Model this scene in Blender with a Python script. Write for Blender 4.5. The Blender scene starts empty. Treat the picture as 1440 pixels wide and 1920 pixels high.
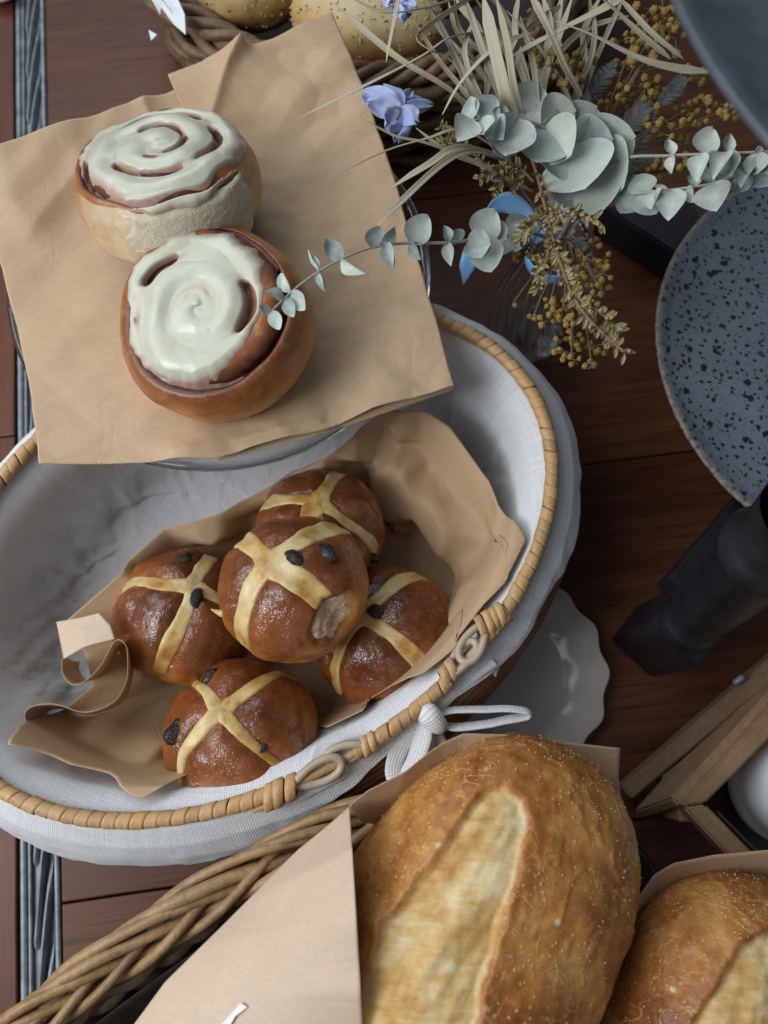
import bpy, math, random
import numpy as np
from mathutils import Vector, Matrix
random.seed(7); np.random.seed(7)
SC = bpy.context.scene
COL = SC.collection
rad = math.radians

# ------------------------------------------------------------------ camera
CAM_H = 0.5; TILT = rad(16); FPX = 1450.0
cd = bpy.data.cameras.new('camera'); cam = bpy.data.objects.new('camera', cd); COL.objects.link(cam)
cam.location = (0, 0, CAM_H); cam.rotation_euler = (TILT, 0, 0)
cd.sensor_width = 36; cd.lens = FPX/1920*36; cd.clip_start = .01; cd.clip_end = 50
cd.dof.use_dof = True; cd.dof.focus_distance = .385; cd.dof.aperture_fstop = 7.5
SC.camera = cam
# ------------------------------------------------------------------ light: big window on the left, an added glint lamp, a lamp from behind
w = bpy.data.worlds.new('World'); SC.world = w; w.use_nodes = True
w.node_tree.nodes['Background'].inputs[0].default_value = (.72, .80, .90, 1)
w.node_tree.nodes['Background'].inputs[1].default_value = .235
def area(name, loc, aim, sx, sy, power, col):
    l = bpy.data.lights.new(name, 'AREA'); l.shape = 'RECTANGLE'; l.size = sx; l.size_y = sy
    l.energy = power; l.color = col
    o = bpy.data.objects.new(name, l); COL.objects.link(o); o.location = loc
    o.rotation_euler = (Vector(aim)-Vector(loc)).to_track_quat('-Z', 'Y').to_euler()
    return o
area('window_light', (-.74, .12, .86), (.0, .06, .05), 1.1, .9, 8.6, (.95, .975, 1.0))
area('glint_lamp', (-.72, -.16, .72), (.0, .05, .05), .38, .42, 4.6, (.93, .97, 1.0))  # small lamp added to put bright glints on the bun glaze, not a real pane
area('back_light', (-.45, 1.25, 1.0), (0, .2, .05), .9, .7, 6.0, (.80, .90, 1.0))  # bluish area lamp shining from behind the table setting
SC.view_settings.view_transform = 'Standard'; SC.view_settings.look = 'None'
SC.view_settings.exposure = -0.14; SC.view_settings.gamma = 1.0
SC.render.engine = 'CYCLES'

# ------------------------------------------------------------------ pixel <-> place
CT, ST = math.cos(TILT), math.sin(TILT)
CAM = np.array([0, 0, CAM_H])
def ray(px, py):
    a = (px-720)/FPX; b = (960-py)/FPX
    return np.array([a, b*CT+ST, b*ST-CT])
def at(px, py, z):
    d = ray(px, py); t = (z-CAM_H)/d[2]
    return CAM+d*t
def V(px, py, z): return Vector(at(px, py, z))
def proj(p):
    q = np.asarray(p)-CAM
    x = q[..., 0]; u = q[..., 1]*CT+q[..., 2]*ST; f = q[..., 1]*ST-q[..., 2]*CT
    return np.stack([720+FPX*x/f, 960-FPX*u/f], -1)
def hit_sphere(px, py, c, R):
    d = ray(px, py); d = d/np.linalg.norm(d); m = CAM-np.asarray(c)
    b = m@d; q = b*b-(m@m-R*R)
    t = -b-math.sqrt(max(q, 0))
    return CAM+d*t

# ------------------------------------------------------------------ numpy noise
def _h(ix, iy, iz, s):
    n = (ix.astype(np.int64)*374761393+iy.astype(np.int64)*668265263+iz.astype(np.int64)*1274126177+s*974634777) & 0x7fffffff
    n = ((n ^ (n >> 13))*1103515245+12345) & 0x7fffffff
    n = ((n ^ (n >> 16))*69069+1) & 0x7fffffff
    return (n & 0xffffff)/float(0xffffff)
def vnoise(p, s=0):
    p = np.asarray(p, float); i = np.floor(p).astype(int); f = p-i; f = f*f*(3-2*f)
    r = 0
    for dx in (0, 1):
        for dy in (0, 1):
            for dz in (0, 1):
                wgt = (f[..., 0] if dx else 1-f[..., 0])*(f[..., 1] if dy else 1-f[..., 1])*(f[..., 2] if dz else 1-f[..., 2])
                r = r+wgt*_h(i[..., 0]+dx, i[..., 1]+dy, i[..., 2]+dz, s)
    return r*2-1
def fbm(p, sc, octv=4, s=0, gain=.5):
    p = np.asarray(p, float)*sc; a = 1; r = 0; t = 0
    for o in range(octv):
        r = r+a*vnoise(p+o*17.3, s+o); t += a; a *= gain; p = p*2.03
    return r/t
def sstep(a, b, x):
    t = np.clip((np.asarray(x, float)-a)/(b-a), 0, 1); return t*t*(3-2*t)
def tri(x): return np.abs((x-np.floor(x))-.5)*2-.5
def crumple(u, v, n=9, seed=1, k0=4, k1=16):
    r = np.random.RandomState(seed); z = 0
    for i in range(n):
        a = r.uniform(0, math.pi*2); k = r.uniform(k0, k1); ph = r.uniform(0, 1)
        wob = fbm(np.stack([u, v, 0*u], -1), 9, 2, seed+i)*.6
        m = sstep(-.1, .35, fbm(np.stack([u, v, 0*u+3], -1), 11, 2, seed+50+i))
        z = z+tri((u*math.cos(a)+v*math.sin(a))*k+ph+wob)*m/k
    return z

# ------------------------------------------------------------------ meshes
WORLD = set()
def link(o, parent=None):
    COL.objects.link(o)
    if parent is not None:
        o.parent = parent
        if parent.name in WORLD: o.matrix_parent_inverse = Matrix.Translation(-parent.location)
    return o
def mesh_obj(name, verts, faces, mat=None, parent=None, smooth=True, attrs=None, uv=None):
    me = bpy.data.meshes.new(name)
    me.from_pydata([tuple(map(float, q)) for q in verts], [], [tuple(map(int, q)) for q in faces])
    if smooth: me.polygons.foreach_set('use_smooth', [True]*len(me.polygons))
    if attrs:
        for k, a in attrs.items():
            at_ = me.attributes.new(k, 'FLOAT', 'POINT'); at_.data.foreach_set('value', np.asarray(a, np.float32).ravel())
    if uv is not None:
        ul = me.uv_layers.new(name='UVMap'); li = np.zeros(len(me.loops), np.int32); me.loops.foreach_get('vertex_index', li)
        ul.data.foreach_set('uv', np.asarray(uv, np.float32)[li].ravel())
    me.update()
    if mat is not None: me.materials.append(mat)
    return link(bpy.data.objects.new(name, me), parent)
def grid_faces(n, m, cu=False, cv=False, off=0):
    f = []
    for i in range(n if cu else n-1):
        for j in range(m if cv else m-1):
            a = i*m+j; b = ((i+1) % n)*m+j; c = ((i+1) % n)*m+(j+1) % m; d = i*m+(j+1) % m
            f.append((a+off, b+off, c+off, d+off))
    return f
def grid_obj(name, P, mat, parent=None, cu=False, cv=False, attrs=None, uv=None, thick=0, flip=False):
    n, m = P.shape[:2]
    f = grid_faces(n, m, cu, cv)
    if flip: f = [q[::-1] for q in f]
    o = mesh_obj(name, P.reshape(-1, 3), f, mat, parent, True, attrs, None if uv is None else uv.reshape(-1, 2))
    if thick:
        s = o.modifiers.new('thickness', 'SOLIDIFY'); s.thickness = thick; s.offset = -1
    return o
def resample(pts, n):
    pts = np.asarray(pts, float)
    if len(pts) > 2:                      # Catmull-Rom first
        q = np.vstack([2*pts[0]-pts[1], pts, 2*pts[-1]-pts[-2]]); out = []
        for i in range(1, len(q)-2):
            for t in np.linspace(0, 1, 12, endpoint=False):
                a, b, c, d = q[i-1], q[i], q[i+1], q[i+2]
                out.append(.5*((2*b)+(c-a)*t+(2*a-5*b+4*c-d)*t*t+(3*b-a-3*c+d)*t**3))
        out.append(pts[-1]); pts = np.array(out)
    s = np.r_[0, np.cumsum(np.linalg.norm(np.diff(pts[:, :3], axis=0), axis=1))]
    u = np.linspace(0, s[-1], n)
    return np.stack([np.interp(u, s, pts[:, k]) for k in range(pts.shape[1])], 1)
def lin(pts, n):
    pts = np.asarray(pts, float)
    s = np.r_[0, np.cumsum(np.linalg.norm(np.diff(pts, axis=0), axis=1))]
    u = np.linspace(0, s[-1], n)
    return np.stack([np.interp(u, s, pts[:, k]) for k in range(pts.shape[1])], 1)
def frames(path, closed=False, up=(0, 0, 1)):
    T = (np.roll(path, -1, 0)-np.roll(path, 1, 0)) if closed else np.gradient(path, axis=0)
    T /= np.linalg.norm(T, axis=1)[:, None]+1e-12
    N = []; n = np.array(up, float)
    for t in T:
        n = n-t*(n@t); ln = np.linalg.norm(n)
        if ln < 1e-6: n = np.cross(t, [1, 0, 0]); ln = np.linalg.norm(n)
        n = n/ln; N.append(n)
    N = np.array(N); B = np.cross(T, N)
    return T, N, B
def tube_pts(path, r, sides=8, closed=False, flat=1.0, up=(0, 0, 1), twist=0):
    path = np.asarray(path, float); T, N, B = frames(path, closed, up)
    r = np.broadcast_to(np.asarray(r, float), (len(path),))
    a = np.linspace(0, 2*math.pi, sides, endpoint=False)
    tw = np.linspace(0, twist, len(path))
    out = []
    for i in range(len(path)):
        aa = a+tw[i]
        out.append(path[i]+r[i]*(np.cos(aa)[:, None]*B[i]+flat*np.sin(aa)[:, None]*N[i]))
    return np.array(out)
def tube(name, path, r, mat, parent=None, sides=8, closed=False, flat=1.0, up=(0, 0, 1), cap=True, attrs=None):
    P = tube_pts(path, r, sides, closed, flat, up); n = len(P)
    f = grid_faces(n, sides, closed, True)
    if cap and not closed:
        f += [tuple(range(sides)), tuple(range((n-1)*sides, n*sides))[::-1]]
    f = [q[::-1] for q in f]
    return mesh_obj(name, P.reshape(-1, 3), f, mat, parent, True, attrs)
def join_tubes(name, items, mat, parent=None, sides=5):
    VV = []; FF = []; off = 0
    for path, r in items:
        P = tube_pts(np.asarray(path, float), r, sides); n = len(P)
        VV.append(P.reshape(-1, 3)); FF += [q[::-1] for q in grid_faces(n, sides, False, True, off)]; off += n*sides
    return mesh_obj(name, np.vstack(VV), FF, mat, parent)
def box(name, dims, mat, parent=None, bev=.001, loc=(0, 0, 0), rotz=0):
    import bmesh
    bm = bmesh.new(); bmesh.ops.create_cube(bm, size=1)
    bmesh.ops.scale(bm, vec=dims, verts=bm.verts)
    if bev: bmesh.ops.bevel(bm, geom=bm.edges[:], offset=bev, segments=2, affect='EDGES', profile=.6)
    me = bpy.data.meshes.new(name); bm.to_mesh(me); bm.free(); me.materials.append(mat)
    o = link(bpy.data.objects.new(name, me), parent); o.location = loc; o.rotation_euler = (0, 0, rotz)
    return o
def beam(name, p, q, wdt, hgt, mat, parent=None, bev=.0012, up=(0, 0, 1)):
    p = Vector(p); q = Vector(q); x = (q-p).normalized(); z = (Vector(up)-x*x.dot(Vector(up))).normalized(); y = z.cross(x)
    o = box(name, ((q-p).length, wdt, hgt), mat, parent, bev)
    m = Matrix((x, y, z)).transposed().to_4x4(); m.translation = (p+q)/2
    o.matrix_basis = m
    return o
def lathe(name, prof, mat, parent=None, seg=48, attrs=None, rfun=None):
    a = np.linspace(0, 2*math.pi, seg, endpoint=False); prof = np.asarray(prof, float)
    R = prof[:, 0][:, None]*np.ones(seg)
    Z = prof[:, 1][:, None]*np.ones(seg)
    if rfun is not None: R, Z = rfun(R, Z, a)
    P = np.stack([R*np.cos(a), R*np.sin(a), Z], -1)
    return grid_obj(name, P, mat, parent, cu=False, cv=True, flip=True)
def empty(name, loc=(0, 0, 0), world=True):
    o = bpy.data.objects.new(name, None); COL.objects.link(o); o.location = Vector([float(x) for x in loc]); o.empty_display_size = .02
    if world: WORLD.add(o.name)
    return o
def tag(o, label, cat, group=None):
    o['label'] = label; o['category'] = cat
    if group: o['group'] = group
    return o
def coons(b, r, t, l, n, m):
    """b: bottom left->right, t: top left->right, l: left bottom->top, r: right bottom->top"""
    B = lin(b, n); T_ = lin(t, n); L = lin(l, m); R = lin(r, m)
    u = np.linspace(0, 1, n)[:, None, None]; v = np.linspace(0, 1, m)[None, :, None]
    P = (1-v)*B[:, None]+v*T_[:, None]+(1-u)*L[None]+u*R[None] \
        - ((1-u)*(1-v)*B[0]+u*(1-v)*B[-1]+(1-u)*v*T_[0]+u*v*T_[-1])
    return P
def px(lst): return [at(*q) for q in lst]

# ------------------------------------------------------------------ materials
class NT:
    def __init__(s, name):
        s.m = bpy.data.materials.new(name); s.m.use_nodes = True; s.t = s.m.node_tree
        s.b = s.t.nodes['Principled BSDF']; s.out = s.t.nodes['Material Output']
    def n(s, typ, **kw):
        x = s.t.nodes.new(typ)
        for k, v in kw.items():
            if k.startswith('i_'):
                key = k[2:]; key = int(key) if key.isdigit() else key.replace('_', ' ')
                s.set(x.inputs[key], v)
            else: setattr(x, k, v)
        return x
    def set(s, sock, v):
        if isinstance(v, bpy.types.NodeSocket): s.t.links.new(v, sock)
        else: sock.default_value = v
    def P(s, **kw):
        for k, v in kw.items(): s.set(s.b.inputs[k.replace('_', ' ')], v)
    def obj(s): return s.n('ShaderNodeTexCoord').outputs['Object']
    def uv(s): return s.n('ShaderNodeTexCoord').outputs['UV']
    def attr(s, name): return s.n('ShaderNodeAttribute', attribute_name=name).outputs['Fac']
    def rnd(s): return s.n('ShaderNodeObjectInfo').outputs['Random']
    def map(s, vec, sc=(1, 1, 1), rot=(0, 0, 0), loc=(0, 0, 0)):
        x = s.n('ShaderNodeMapping'); s.t.links.new(vec, x.inputs[0]); x.inputs[1].default_value = loc; x.inputs[2].default_value = rot; x.inputs[3].default_value = sc
        return x.outputs[0]
    def noise(s, vec, sc, det=4, rough=.55, dist=0, out=0):
        x = s.n('ShaderNodeTexNoise', i_Scale=sc, i_Detail=det, i_Roughness=rough, i_Distortion=dist); s.t.links.new(vec, x.inputs['Vector'])
        return x.outputs[out]
    def vor(s, vec, sc, feat='F1', out='Distance', rnd=1):
        x = s.n('ShaderNodeTexVoronoi', feature=feat, i_Scale=sc, i_Randomness=rnd); s.t.links.new(vec, x.inputs['Vector'])
        return x.outputs[out]
    def ramp(s, fac, stops, interp='LINEAR'):
        x = s.n('ShaderNodeValToRGB'); x.color_ramp.interpolation = interp; e = x.color_ramp.elements
        while len(e) < len(stops): e.new(.5)
        for i, (p, c) in enumerate(stops):
            e[i].position = p; e[i].color = (c, c, c, 1) if not hasattr(c, '__len__') else (*c, 1)
        s.t.links.new(fac, x.inputs[0]); return x.outputs[0]
    def mix(s, f, a, b, mode='MIX'):
        x = s.n('ShaderNodeMix', data_type='RGBA', blend_type=mode)
        s.set(x.inputs[0], f)
        for i, v in ((6, a), (7, b)):
            if isinstance(v, bpy.types.NodeSocket): s.t.links.new(v, x.inputs[i])
            else: x.inputs[i].default_value = (*v, 1) if len(v) == 3 else v
        return x.outputs[2]
    def math(s, op, a, b=0, c=0):
        x = s.n('ShaderNodeMath', operation=op); s.set(x.inputs[0], a); s.set(x.inputs[1], b); s.set(x.inputs[2], c)
        return x.outputs[0]
    def bump(s, h, st=.3, d=.001, prev=None):
        x = s.n('ShaderNodeBump', i_Strength=st, i_Distance=d); s.t.links.new(h, x.inputs['Height'])
        if prev is not None: s.t.links.new(prev, x.inputs['Normal'])
        return x.outputs[0]

def simple(name, c, rough=.5, var=.12, sc=60, bump=.2, bd=.0006, **kw):
    n = NT(name); o = n.obj(); f = n.noise(o, sc, 5, .6)
    d = tuple(max(x*(1-var*2), 0) for x in c); l = tuple(min(x*(1+var*2), 1) for x in c)
    n.P(Base_Color=n.ramp(f, [(.25, d), (.75, l)]), Roughness=rough, Normal=n.bump(n.noise(o, sc*4, 4), bump, bd), **kw)
    return n.m

def m_table(name, dark, mid, light, ax):
    n = NT(name); va = n.n('ShaderNodeVectorMath', operation='ADD'); n.t.links.new(n.obj(), va.inputs[0])
    n.t.links.new(n.math('MULTIPLY', n.rnd(), 9.0), va.inputs[1]); o = va.outputs[0]
    sc = (6, 120, 20) if ax == 'x' else (120, 6, 20)
    g = n.noise(n.map(o, sc), 1.0, 6, .65, .6)
    g2 = n.noise(n.map(o, tuple(q*4 for q in sc)), 1.0, 3, .6)
    big = n.noise(o, 5, 3)
    f = n.math('ADD', n.math('MULTIPLY', g, .55), n.math('MULTIPLY', big, .48))
    c = n.ramp(f, [(.3, dark), (.52, mid), (.78, light)])
    pore = n.ramp(g2, [(.36, .62), (.46, 1)])
    c = n.mix(1.0, c, pore, 'MULTIPLY')
    r = n.math('MULTIPLY_ADD', g, .22, .32)
    n.P(Base_Color=c, Roughness=r, Normal=n.bump(g2, .12, .0008), Specular_IOR_Level=.30)
    return n.m
def m_kraft(name, c=(.52, .365, .225)):
    n = NT(name); o = n.obj()
    f = n.noise(n.map(o, (1, 1, 1)), 16, 4, .6); fib = n.noise(n.map(o, (220, 700, 400)), 1, 3, .7); fib2 = n.noise(n.map(o, (800, 200, 400)), 1, 3, .7)
    d = tuple(x*.93 for x in c); l = tuple(x*1.05 for x in c)
    col = n.ramp(f, [(.3, d), (.7, l)])
    col = n.mix(.13, col, n.ramp(fib, [(.35, .35), (.65, 1)]), 'MULTIPLY')
    cre = n.vor(n.map(o, (1, 1, 1), (.3, .2, .5)), 55, 'DISTANCE_TO_EDGE')
    b = n.bump(n.math('ADD', fib, fib2), .12, .0004)
    b = n.bump(n.ramp(n.noise(o, 45, 5, .6), [(.3, 0), (.7, 1)]), .03, .0022, b)
    b = n.bump(n.math('MAXIMUM', n.ramp(cre, [(0, 0), (.035, 1)]), n.ramp(n.noise(o, 22, 3), [(.50, 1), (.60, 0)])), .22, .0005, b)
    n.P(Base_Color=col, Roughness=.62, Normal=b, Specular_IOR_Level=.3)
    return n.m
def m_linen(name, c=(.80, .81, .83)):
    n = NT(name); u = n.uv(); o = n.obj()
    w1 = n.n('ShaderNodeTexWave', bands_direction='X', i_Scale=290.0, i_Distortion=1.6, i_Detail=2.0, i_Detail_Scale=1.5)
    w2 = n.n('ShaderNodeTexWave', bands_direction='Y', i_Scale=290.0, i_Distortion=1.6, i_Detail=2.0, i_Detail_Scale=1.5)
    n.t.links.new(u, w1.inputs[0]); n.t.links.new(u, w2.inputs[0])
    h = n.math('MAXIMUM', w1.outputs['Fac'], w2.outputs['Fac'])
    slub = n.noise(n.map(u, (30, 900, 1)), 1, 3); slub2 = n.noise(n.map(u, (900, 30, 1)), 1, 3)
    k = n.math('MULTIPLY', n.math('ADD', slub, slub2), .5)
    col = n.mix(n.ramp(h, [(.25, .5), (.8, 0)]), c, tuple(x*.58 for x in c))
    col = n.mix(.6, col, n.ramp(k, [(.36, .72), (.6, 1)]), 'MULTIPLY')
    n.P(Base_Color=col, Roughness=.95, Specular_IOR_Level=.15, Sheen_Weight=.25, Normal=n.bump(n.math('ADD', h, n.math('MULTIPLY', k, .8)), .5, .0006))
    return n.m
def m_bun():
    n = NT('bun_crust'); o = n.obj(); z = n.attr('hgt')
    f = n.noise(o, 42, 5, .6); f2 = n.noise(o, 260, 4, .6)
    t = n.math('ADD', n.math('MULTIPLY', z, .52), n.math('MULTIPLY_ADD', n.rnd(), .16, n.math('MULTIPLY', f, .66)))
    t = n.math('SUBTRACT', t, .13)
    col = n.ramp(t, [(.26, (.60, .33, .085)), (.44, (.47, .190, .034)), (.62, (.24, .068, .012)), (.86, (.10, .024, .006))])
    col = n.mix(n.ramp(f2, [(.5, 0), (.8, .35)]), col, (.34, .13, .03))
    r = n.ramp(n.noise(o, 75, 4, .6), [(.35, .2), (.62, .46)])
    gl = n.ramp(n.noise(o, 95, 4, .7), [(.42, 0.08), (.56, 1)])
    b = n.bump(n.noise(o, 130, 5, .65), .3, .0016); b = n.bump(f2, .25, .0006, b)
    n.P(Base_Color=col, Roughness=.6, Specular_IOR_Level=.15, Normal=b, Coat_Weight=n.math('MULTIPLY', gl, n.ramp(z, [(.2, .15), (.55, 1)])), Coat_Roughness=.05, Coat_IOR=1.75,
        Coat_Normal=n.bump(n.noise(o, 120, 4, .8), .75, .0022), Subsurface_Weight=.0)
    return n.m
def m_cross():
    n = NT('cross_paste'); o = n.obj(); f = n.noise(o, 60, 4)
    col = n.ramp(f, [(.34, (.42, .19, .035)), (.46, (.56, .37, .12)), (.66, (.64, .52, .28))])
    n.P(Base_Color=col, Roughness=.45, Normal=n.bump(n.noise(o, 160, 5, .7), .5, .0014), Coat_Weight=.3, Coat_Roughness=.15,
        Subsurface_Weight=.25, Subsurface_Radius=(.6, .4, .2), Subsurface_Scale=.003)
    return n.m
def m_crumb(name, c1, c2):
    n = NT(name); o = n.obj()
    v = n.noise(o, 900, 3, .6); f = n.noise(o, 230, 6, .75)
    col = n.ramp(f, [(.3, c1), (.7, c2)])
    h = n.math('ADD', v, f)
    n.P(Base_Color=col, Roughness=.95, Specular_IOR_Level=.1, Normal=n.bump(h, .5, .0018), Subsurface_Weight=.3, Subsurface_Radius=(1, .8, .6), Subsurface_Scale=.003)
    return n.m
def m_roll():
    n = NT('roll_dough'); o = n.obj(); c = n.attr('cin'); h = n.attr('hgt')
    f = n.noise(o, 38, 5, .6); f2 = n.noise(o, 240, 4, .6)
    gold = n.ramp(n.math('ADD', n.math('MULTIPLY', h, .62), n.math('MULTIPLY', f, .62)), [(.28, (.70, .55, .33)), (.46, (.60, .34, .11)), (.64, (.46, .19, .045)), (.80, (.32, .105, .026)), (.98, (.20, .055, .016))])
    gold = n.mix(n.ramp(n.noise(o, 120, 5, .7), [(.5, 0), (.72, .4)]), gold, (.62, .38, .15))
    cin = n.ramp(f2, [(.3, (.035, .010, .005)), (.7, (.15, .042, .018))])
    gold = n.mix(n.attr('pale'), gold, n.ramp(f2, [(.3, (.62, .49, .29)), (.7, (.72, .62, .43))])); col = n.mix(c, gold, cin)
    n.P(Base_Color=col, Roughness=n.math('MULTIPLY_ADD', c, .1, .38), Normal=n.bump(f2, .35, .0008, n.bump(n.noise(o, 70, 5, .65), .4, .0016)), Coat_Weight=.15, Coat_Roughness=.25,
        Subsurface_Weight=.12, Subsurface_Radius=(.8, .4, .2), Subsurface_Scale=.003)
    return n.m
def m_frost():
    n = NT('cream_frosting'); o = n.obj(); f = n.noise(o, 70, 4)
    th = n.attr('thin')
    col = n.mix(n.ramp(th, [(.15, 0), (1, .95)]), n.ramp(f, [(.3, (.50, .495, .375)), (.7, (.56, .57, .475))]), (.40, .24, .17))
    n.P(Base_Color=col, Roughness=.30, Normal=n.bump(n.noise(o, 95, 4), .10, .0012), Coat_Weight=.2, Coat_Roughness=.2,
        Subsurface_Weight=.3, Subsurface_Radius=(.9, .8, .5), Subsurface_Scale=.004)
    return n.m
def m_loaf():
    n = NT('loaf_crust'); o = n.obj(); s = n.attr('slash'); e = n.attr('edge')
    f = n.noise(o, 26, 6, .62, .4); f2 = n.noise(o, 150, 5, .68); f3 = n.noise(o, 520, 3, .6)
    t = n.math('ADD', n.math('MULTIPLY', f, .75), n.math('MULTIPLY', f2, .3))
    crust = n.ramp(t, [(.34, (.14, .036, .008)), (.46, (.30, .098, .020)), (.59, (.47, .215, .052)), (.75, (.62, .37, .14))])
    # pale flake lines and blisters
    vn = n.map(o, (1, 1.7, 1), (.2, .1, .4)); wv = n.n('ShaderNodeVectorMath', operation='ADD')
    n.t.links.new(vn, wv.inputs[0]); sc_ = n.n('ShaderNodeVectorMath', operation='SCALE'); sc_.inputs['Scale'].default_value = .03
    n.t.links.new(n.noise(o, 60, 4, out=1), sc_.inputs[0]); n.t.links.new(sc_.outputs[0], wv.inputs[1])
    ed = n.vor(wv.outputs[0], 62, 'DISTANCE_TO_EDGE')
    fl = n.math('MULTIPLY', n.ramp(ed, [(0, .75), (.05, 0)]), n.ramp(n.noise(o, 40, 3), [(.45, 0), (.62, 1)]))
    crust = n.mix(fl, crust, (.62, .36, .13))
    bl = n.ramp(n.vor(o, 330), [(.12, .8), (.26, 0)]); bl = n.math('MULTIPLY', bl, n.ramp(n.noise(o, 70, 4), [(.38, 0), (.54, 1)]))
    crust = n.mix(bl, crust, (.66, .43, .19))
    flour = n.math('MULTIPLY', n.ramp(n.vor(o, 480), [(.06, .9), (.15, 0)]), n.ramp(n.noise(o, 90, 4), [(.52, 0), (.66, 1)]))
    flour = n.math('MAXIMUM', flour, n.math('MULTIPLY', n.ramp(n.vor(n.map(o, (1, 1, 1), (1, .4, .2)), 75), [(.05, .8), (.13, 0)]), n.ramp(f2, [(.4, .2), (.6, 1)])))
    crust = n.mix(flour, crust, (.74, .66, .54))
    g = n.noise(n.map(o, (50, 240, 120)), 1, 5, .65, .4); g2 = n.noise(o, 48, 4)
    pale = n.ramp(n.math('ADD', n.math('MULTIPLY', g, .38), n.math('MULTIPLY', g2, .68)), [(.38, (.44, .22, .055)), (.49, (.56, .36, .13)), (.60, (.66, .52, .28)), (.74, (.72, .64, .45))])
    s2 = n.ramp(n.math('ADD', s, n.math('MULTIPLY', n.math('SUBTRACT', f2, .5), .9)), [(.25, 0), (.75, 1)]); col = n.mix(s2, crust, pale); col = n.mix(n.math('MULTIPLY', e, n.ramp(g2, [(.35, .1), (.65, 1.6)])), col, (.30, .085, .018))
    h = n.math('ADD', n.math('MULTIPLY', f2, .7), n.math('MULTIPLY', f3, .3))
    b = n.bump(h, .42, .0014); b = n.bump(n.math('MULTIPLY', n.math('ADD', bl, fl), n.math('SUBTRACT', 1, s)), .5, .0009, b); b = n.bump(g, n.math('MULTIPLY', s, .5), .0018, b)
    n.P(Base_Color=col, Roughness=n.math('MULTIPLY_ADD', s, .3, .40), Normal=b, Specular_IOR_Level=.4)
    return n.m
def m_stone():
    n = NT('speckled_glaze'); o = n.obj(); edge = n.attr('rim')
    f = n.noise(o, 22, 4)
    base = n.ramp(f, [(.3, (.135, .168, .208)), (.7, (.182, .216, .256))])
    wv = n.n('ShaderNodeVectorMath', operation='ADD'); sc_ = n.n('ShaderNodeVectorMath', operation='SCALE'); sc_.inputs['Scale'].default_value = .006
    n.t.links.new(n.noise(o, 220, 3, out=1), sc_.inputs[0]); n.t.links.new(o, wv.inputs[0]); n.t.links.new(sc_.outputs[0], wv.inputs[1]); q = wv.outputs[0]
    big = n.ramp(n.vor(q, 96), [(.19, 1), (.23, 0)]); big = n.math('MULTIPLY', big, n.ramp(n.vor(q, 95, out='Color'), [(.40, 0), (.42, 1)]))
    mid = n.ramp(n.vor(n.map(q, (1, 1, 1), (0, 0, .7)), 230), [(.27, 1), (.33, 0)]); mid = n.math('MULTIPLY', mid, n.ramp(n.vor(n.map(q, (1, 1, 1), (0, 0, .7)), 230, out='Color'), [(.18, 0), (.21, 1)]))
    sm = n.ramp(n.vor(n.map(q, (1, 1, 1), (0, 0, .3)), 620), [(.2, 1), (.3, 0)]); sm = n.math('MULTIPLY', sm, n.ramp(n.noise(o, 60, 3), [(.40, 0), (.52, 1)]))
    d = n.math('MAXIMUM', big, n.math('MAXIMUM', mid, sm))
    col = n.mix(d, base, (.008, .010, .014)); col = n.mix(edge, col, n.ramp(n.noise(o, 300, 3), [(.3, (.10, .075, .05)), (.7, (.32, .27, .20))]))
    n.P(Base_Color=col, Roughness=n.ramp(d, [(0, .32), (1, .6)]), Normal=n.bump(n.math('SUBTRACT', 1, d), .4, .0007))
    return n.m
def m_leaf(name, c1, c2, rough=.6):
    n = NT(name); o = n.obj(); f = n.noise(o, 3, 4); r = n.rnd()
    col = n.mix(r, c1, c2); sp = n.ramp(n.noise(o, 11, 4, .7), [(.60, 0), (.70, .45)]); col = n.mix(sp, col, tuple(x*.62 for x in c1))
    col = n.mix(n.ramp(f, [(.35, 0), (.7, .5)]), col, tuple(min(1, x*1.35) for x in c2))
    vein = n.noise(n.map(o, (3, 26, 1)), 1, 3)
    n.P(Base_Color=col, Roughness=rough, Normal=n.bump(vein, .10, .02), Specular_IOR_Level=.3)
    return n.m
def m_wicker(name, c1, c2, c3):
    n = NT(name); o = n.obj(); f = n.noise(o, 45, 5, .6); g = n.noise(n.map(o, (260, 260, 60)), 1, 4, .65); r = n.rnd()
    col = n.ramp(n.math('ADD', n.math('MULTIPLY', f, .55), n.math('MULTIPLY', g, .35)), [(.28, c1), (.48, c2), (.68, c3)])
    col = n.mix(.8, col, n.ramp(r, [(0, (.72, .68, .62)), (.5, (1, .96, .90)), (1, (1.0, .86, .66))]), 'MULTIPLY')
    n.P(Base_Color=col, Roughness=.5, Normal=n.bump(n.math('ADD', g, n.noise(o, 300, 3)), .4, .0011))
    return n.m
def m_glass():
    n = NT('clear_glass'); n.P(Base_Color=(.96, .98, .98, 1), Roughness=.03, IOR=1.30, Transmission_Weight=1.0, Coat_Weight=1.0, Coat_Roughness=.03, Coat_IOR=1.7,
                               Normal=n.bump(n.noise(n.obj(), 30, 2), .05, .001))
    return n.m

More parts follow.
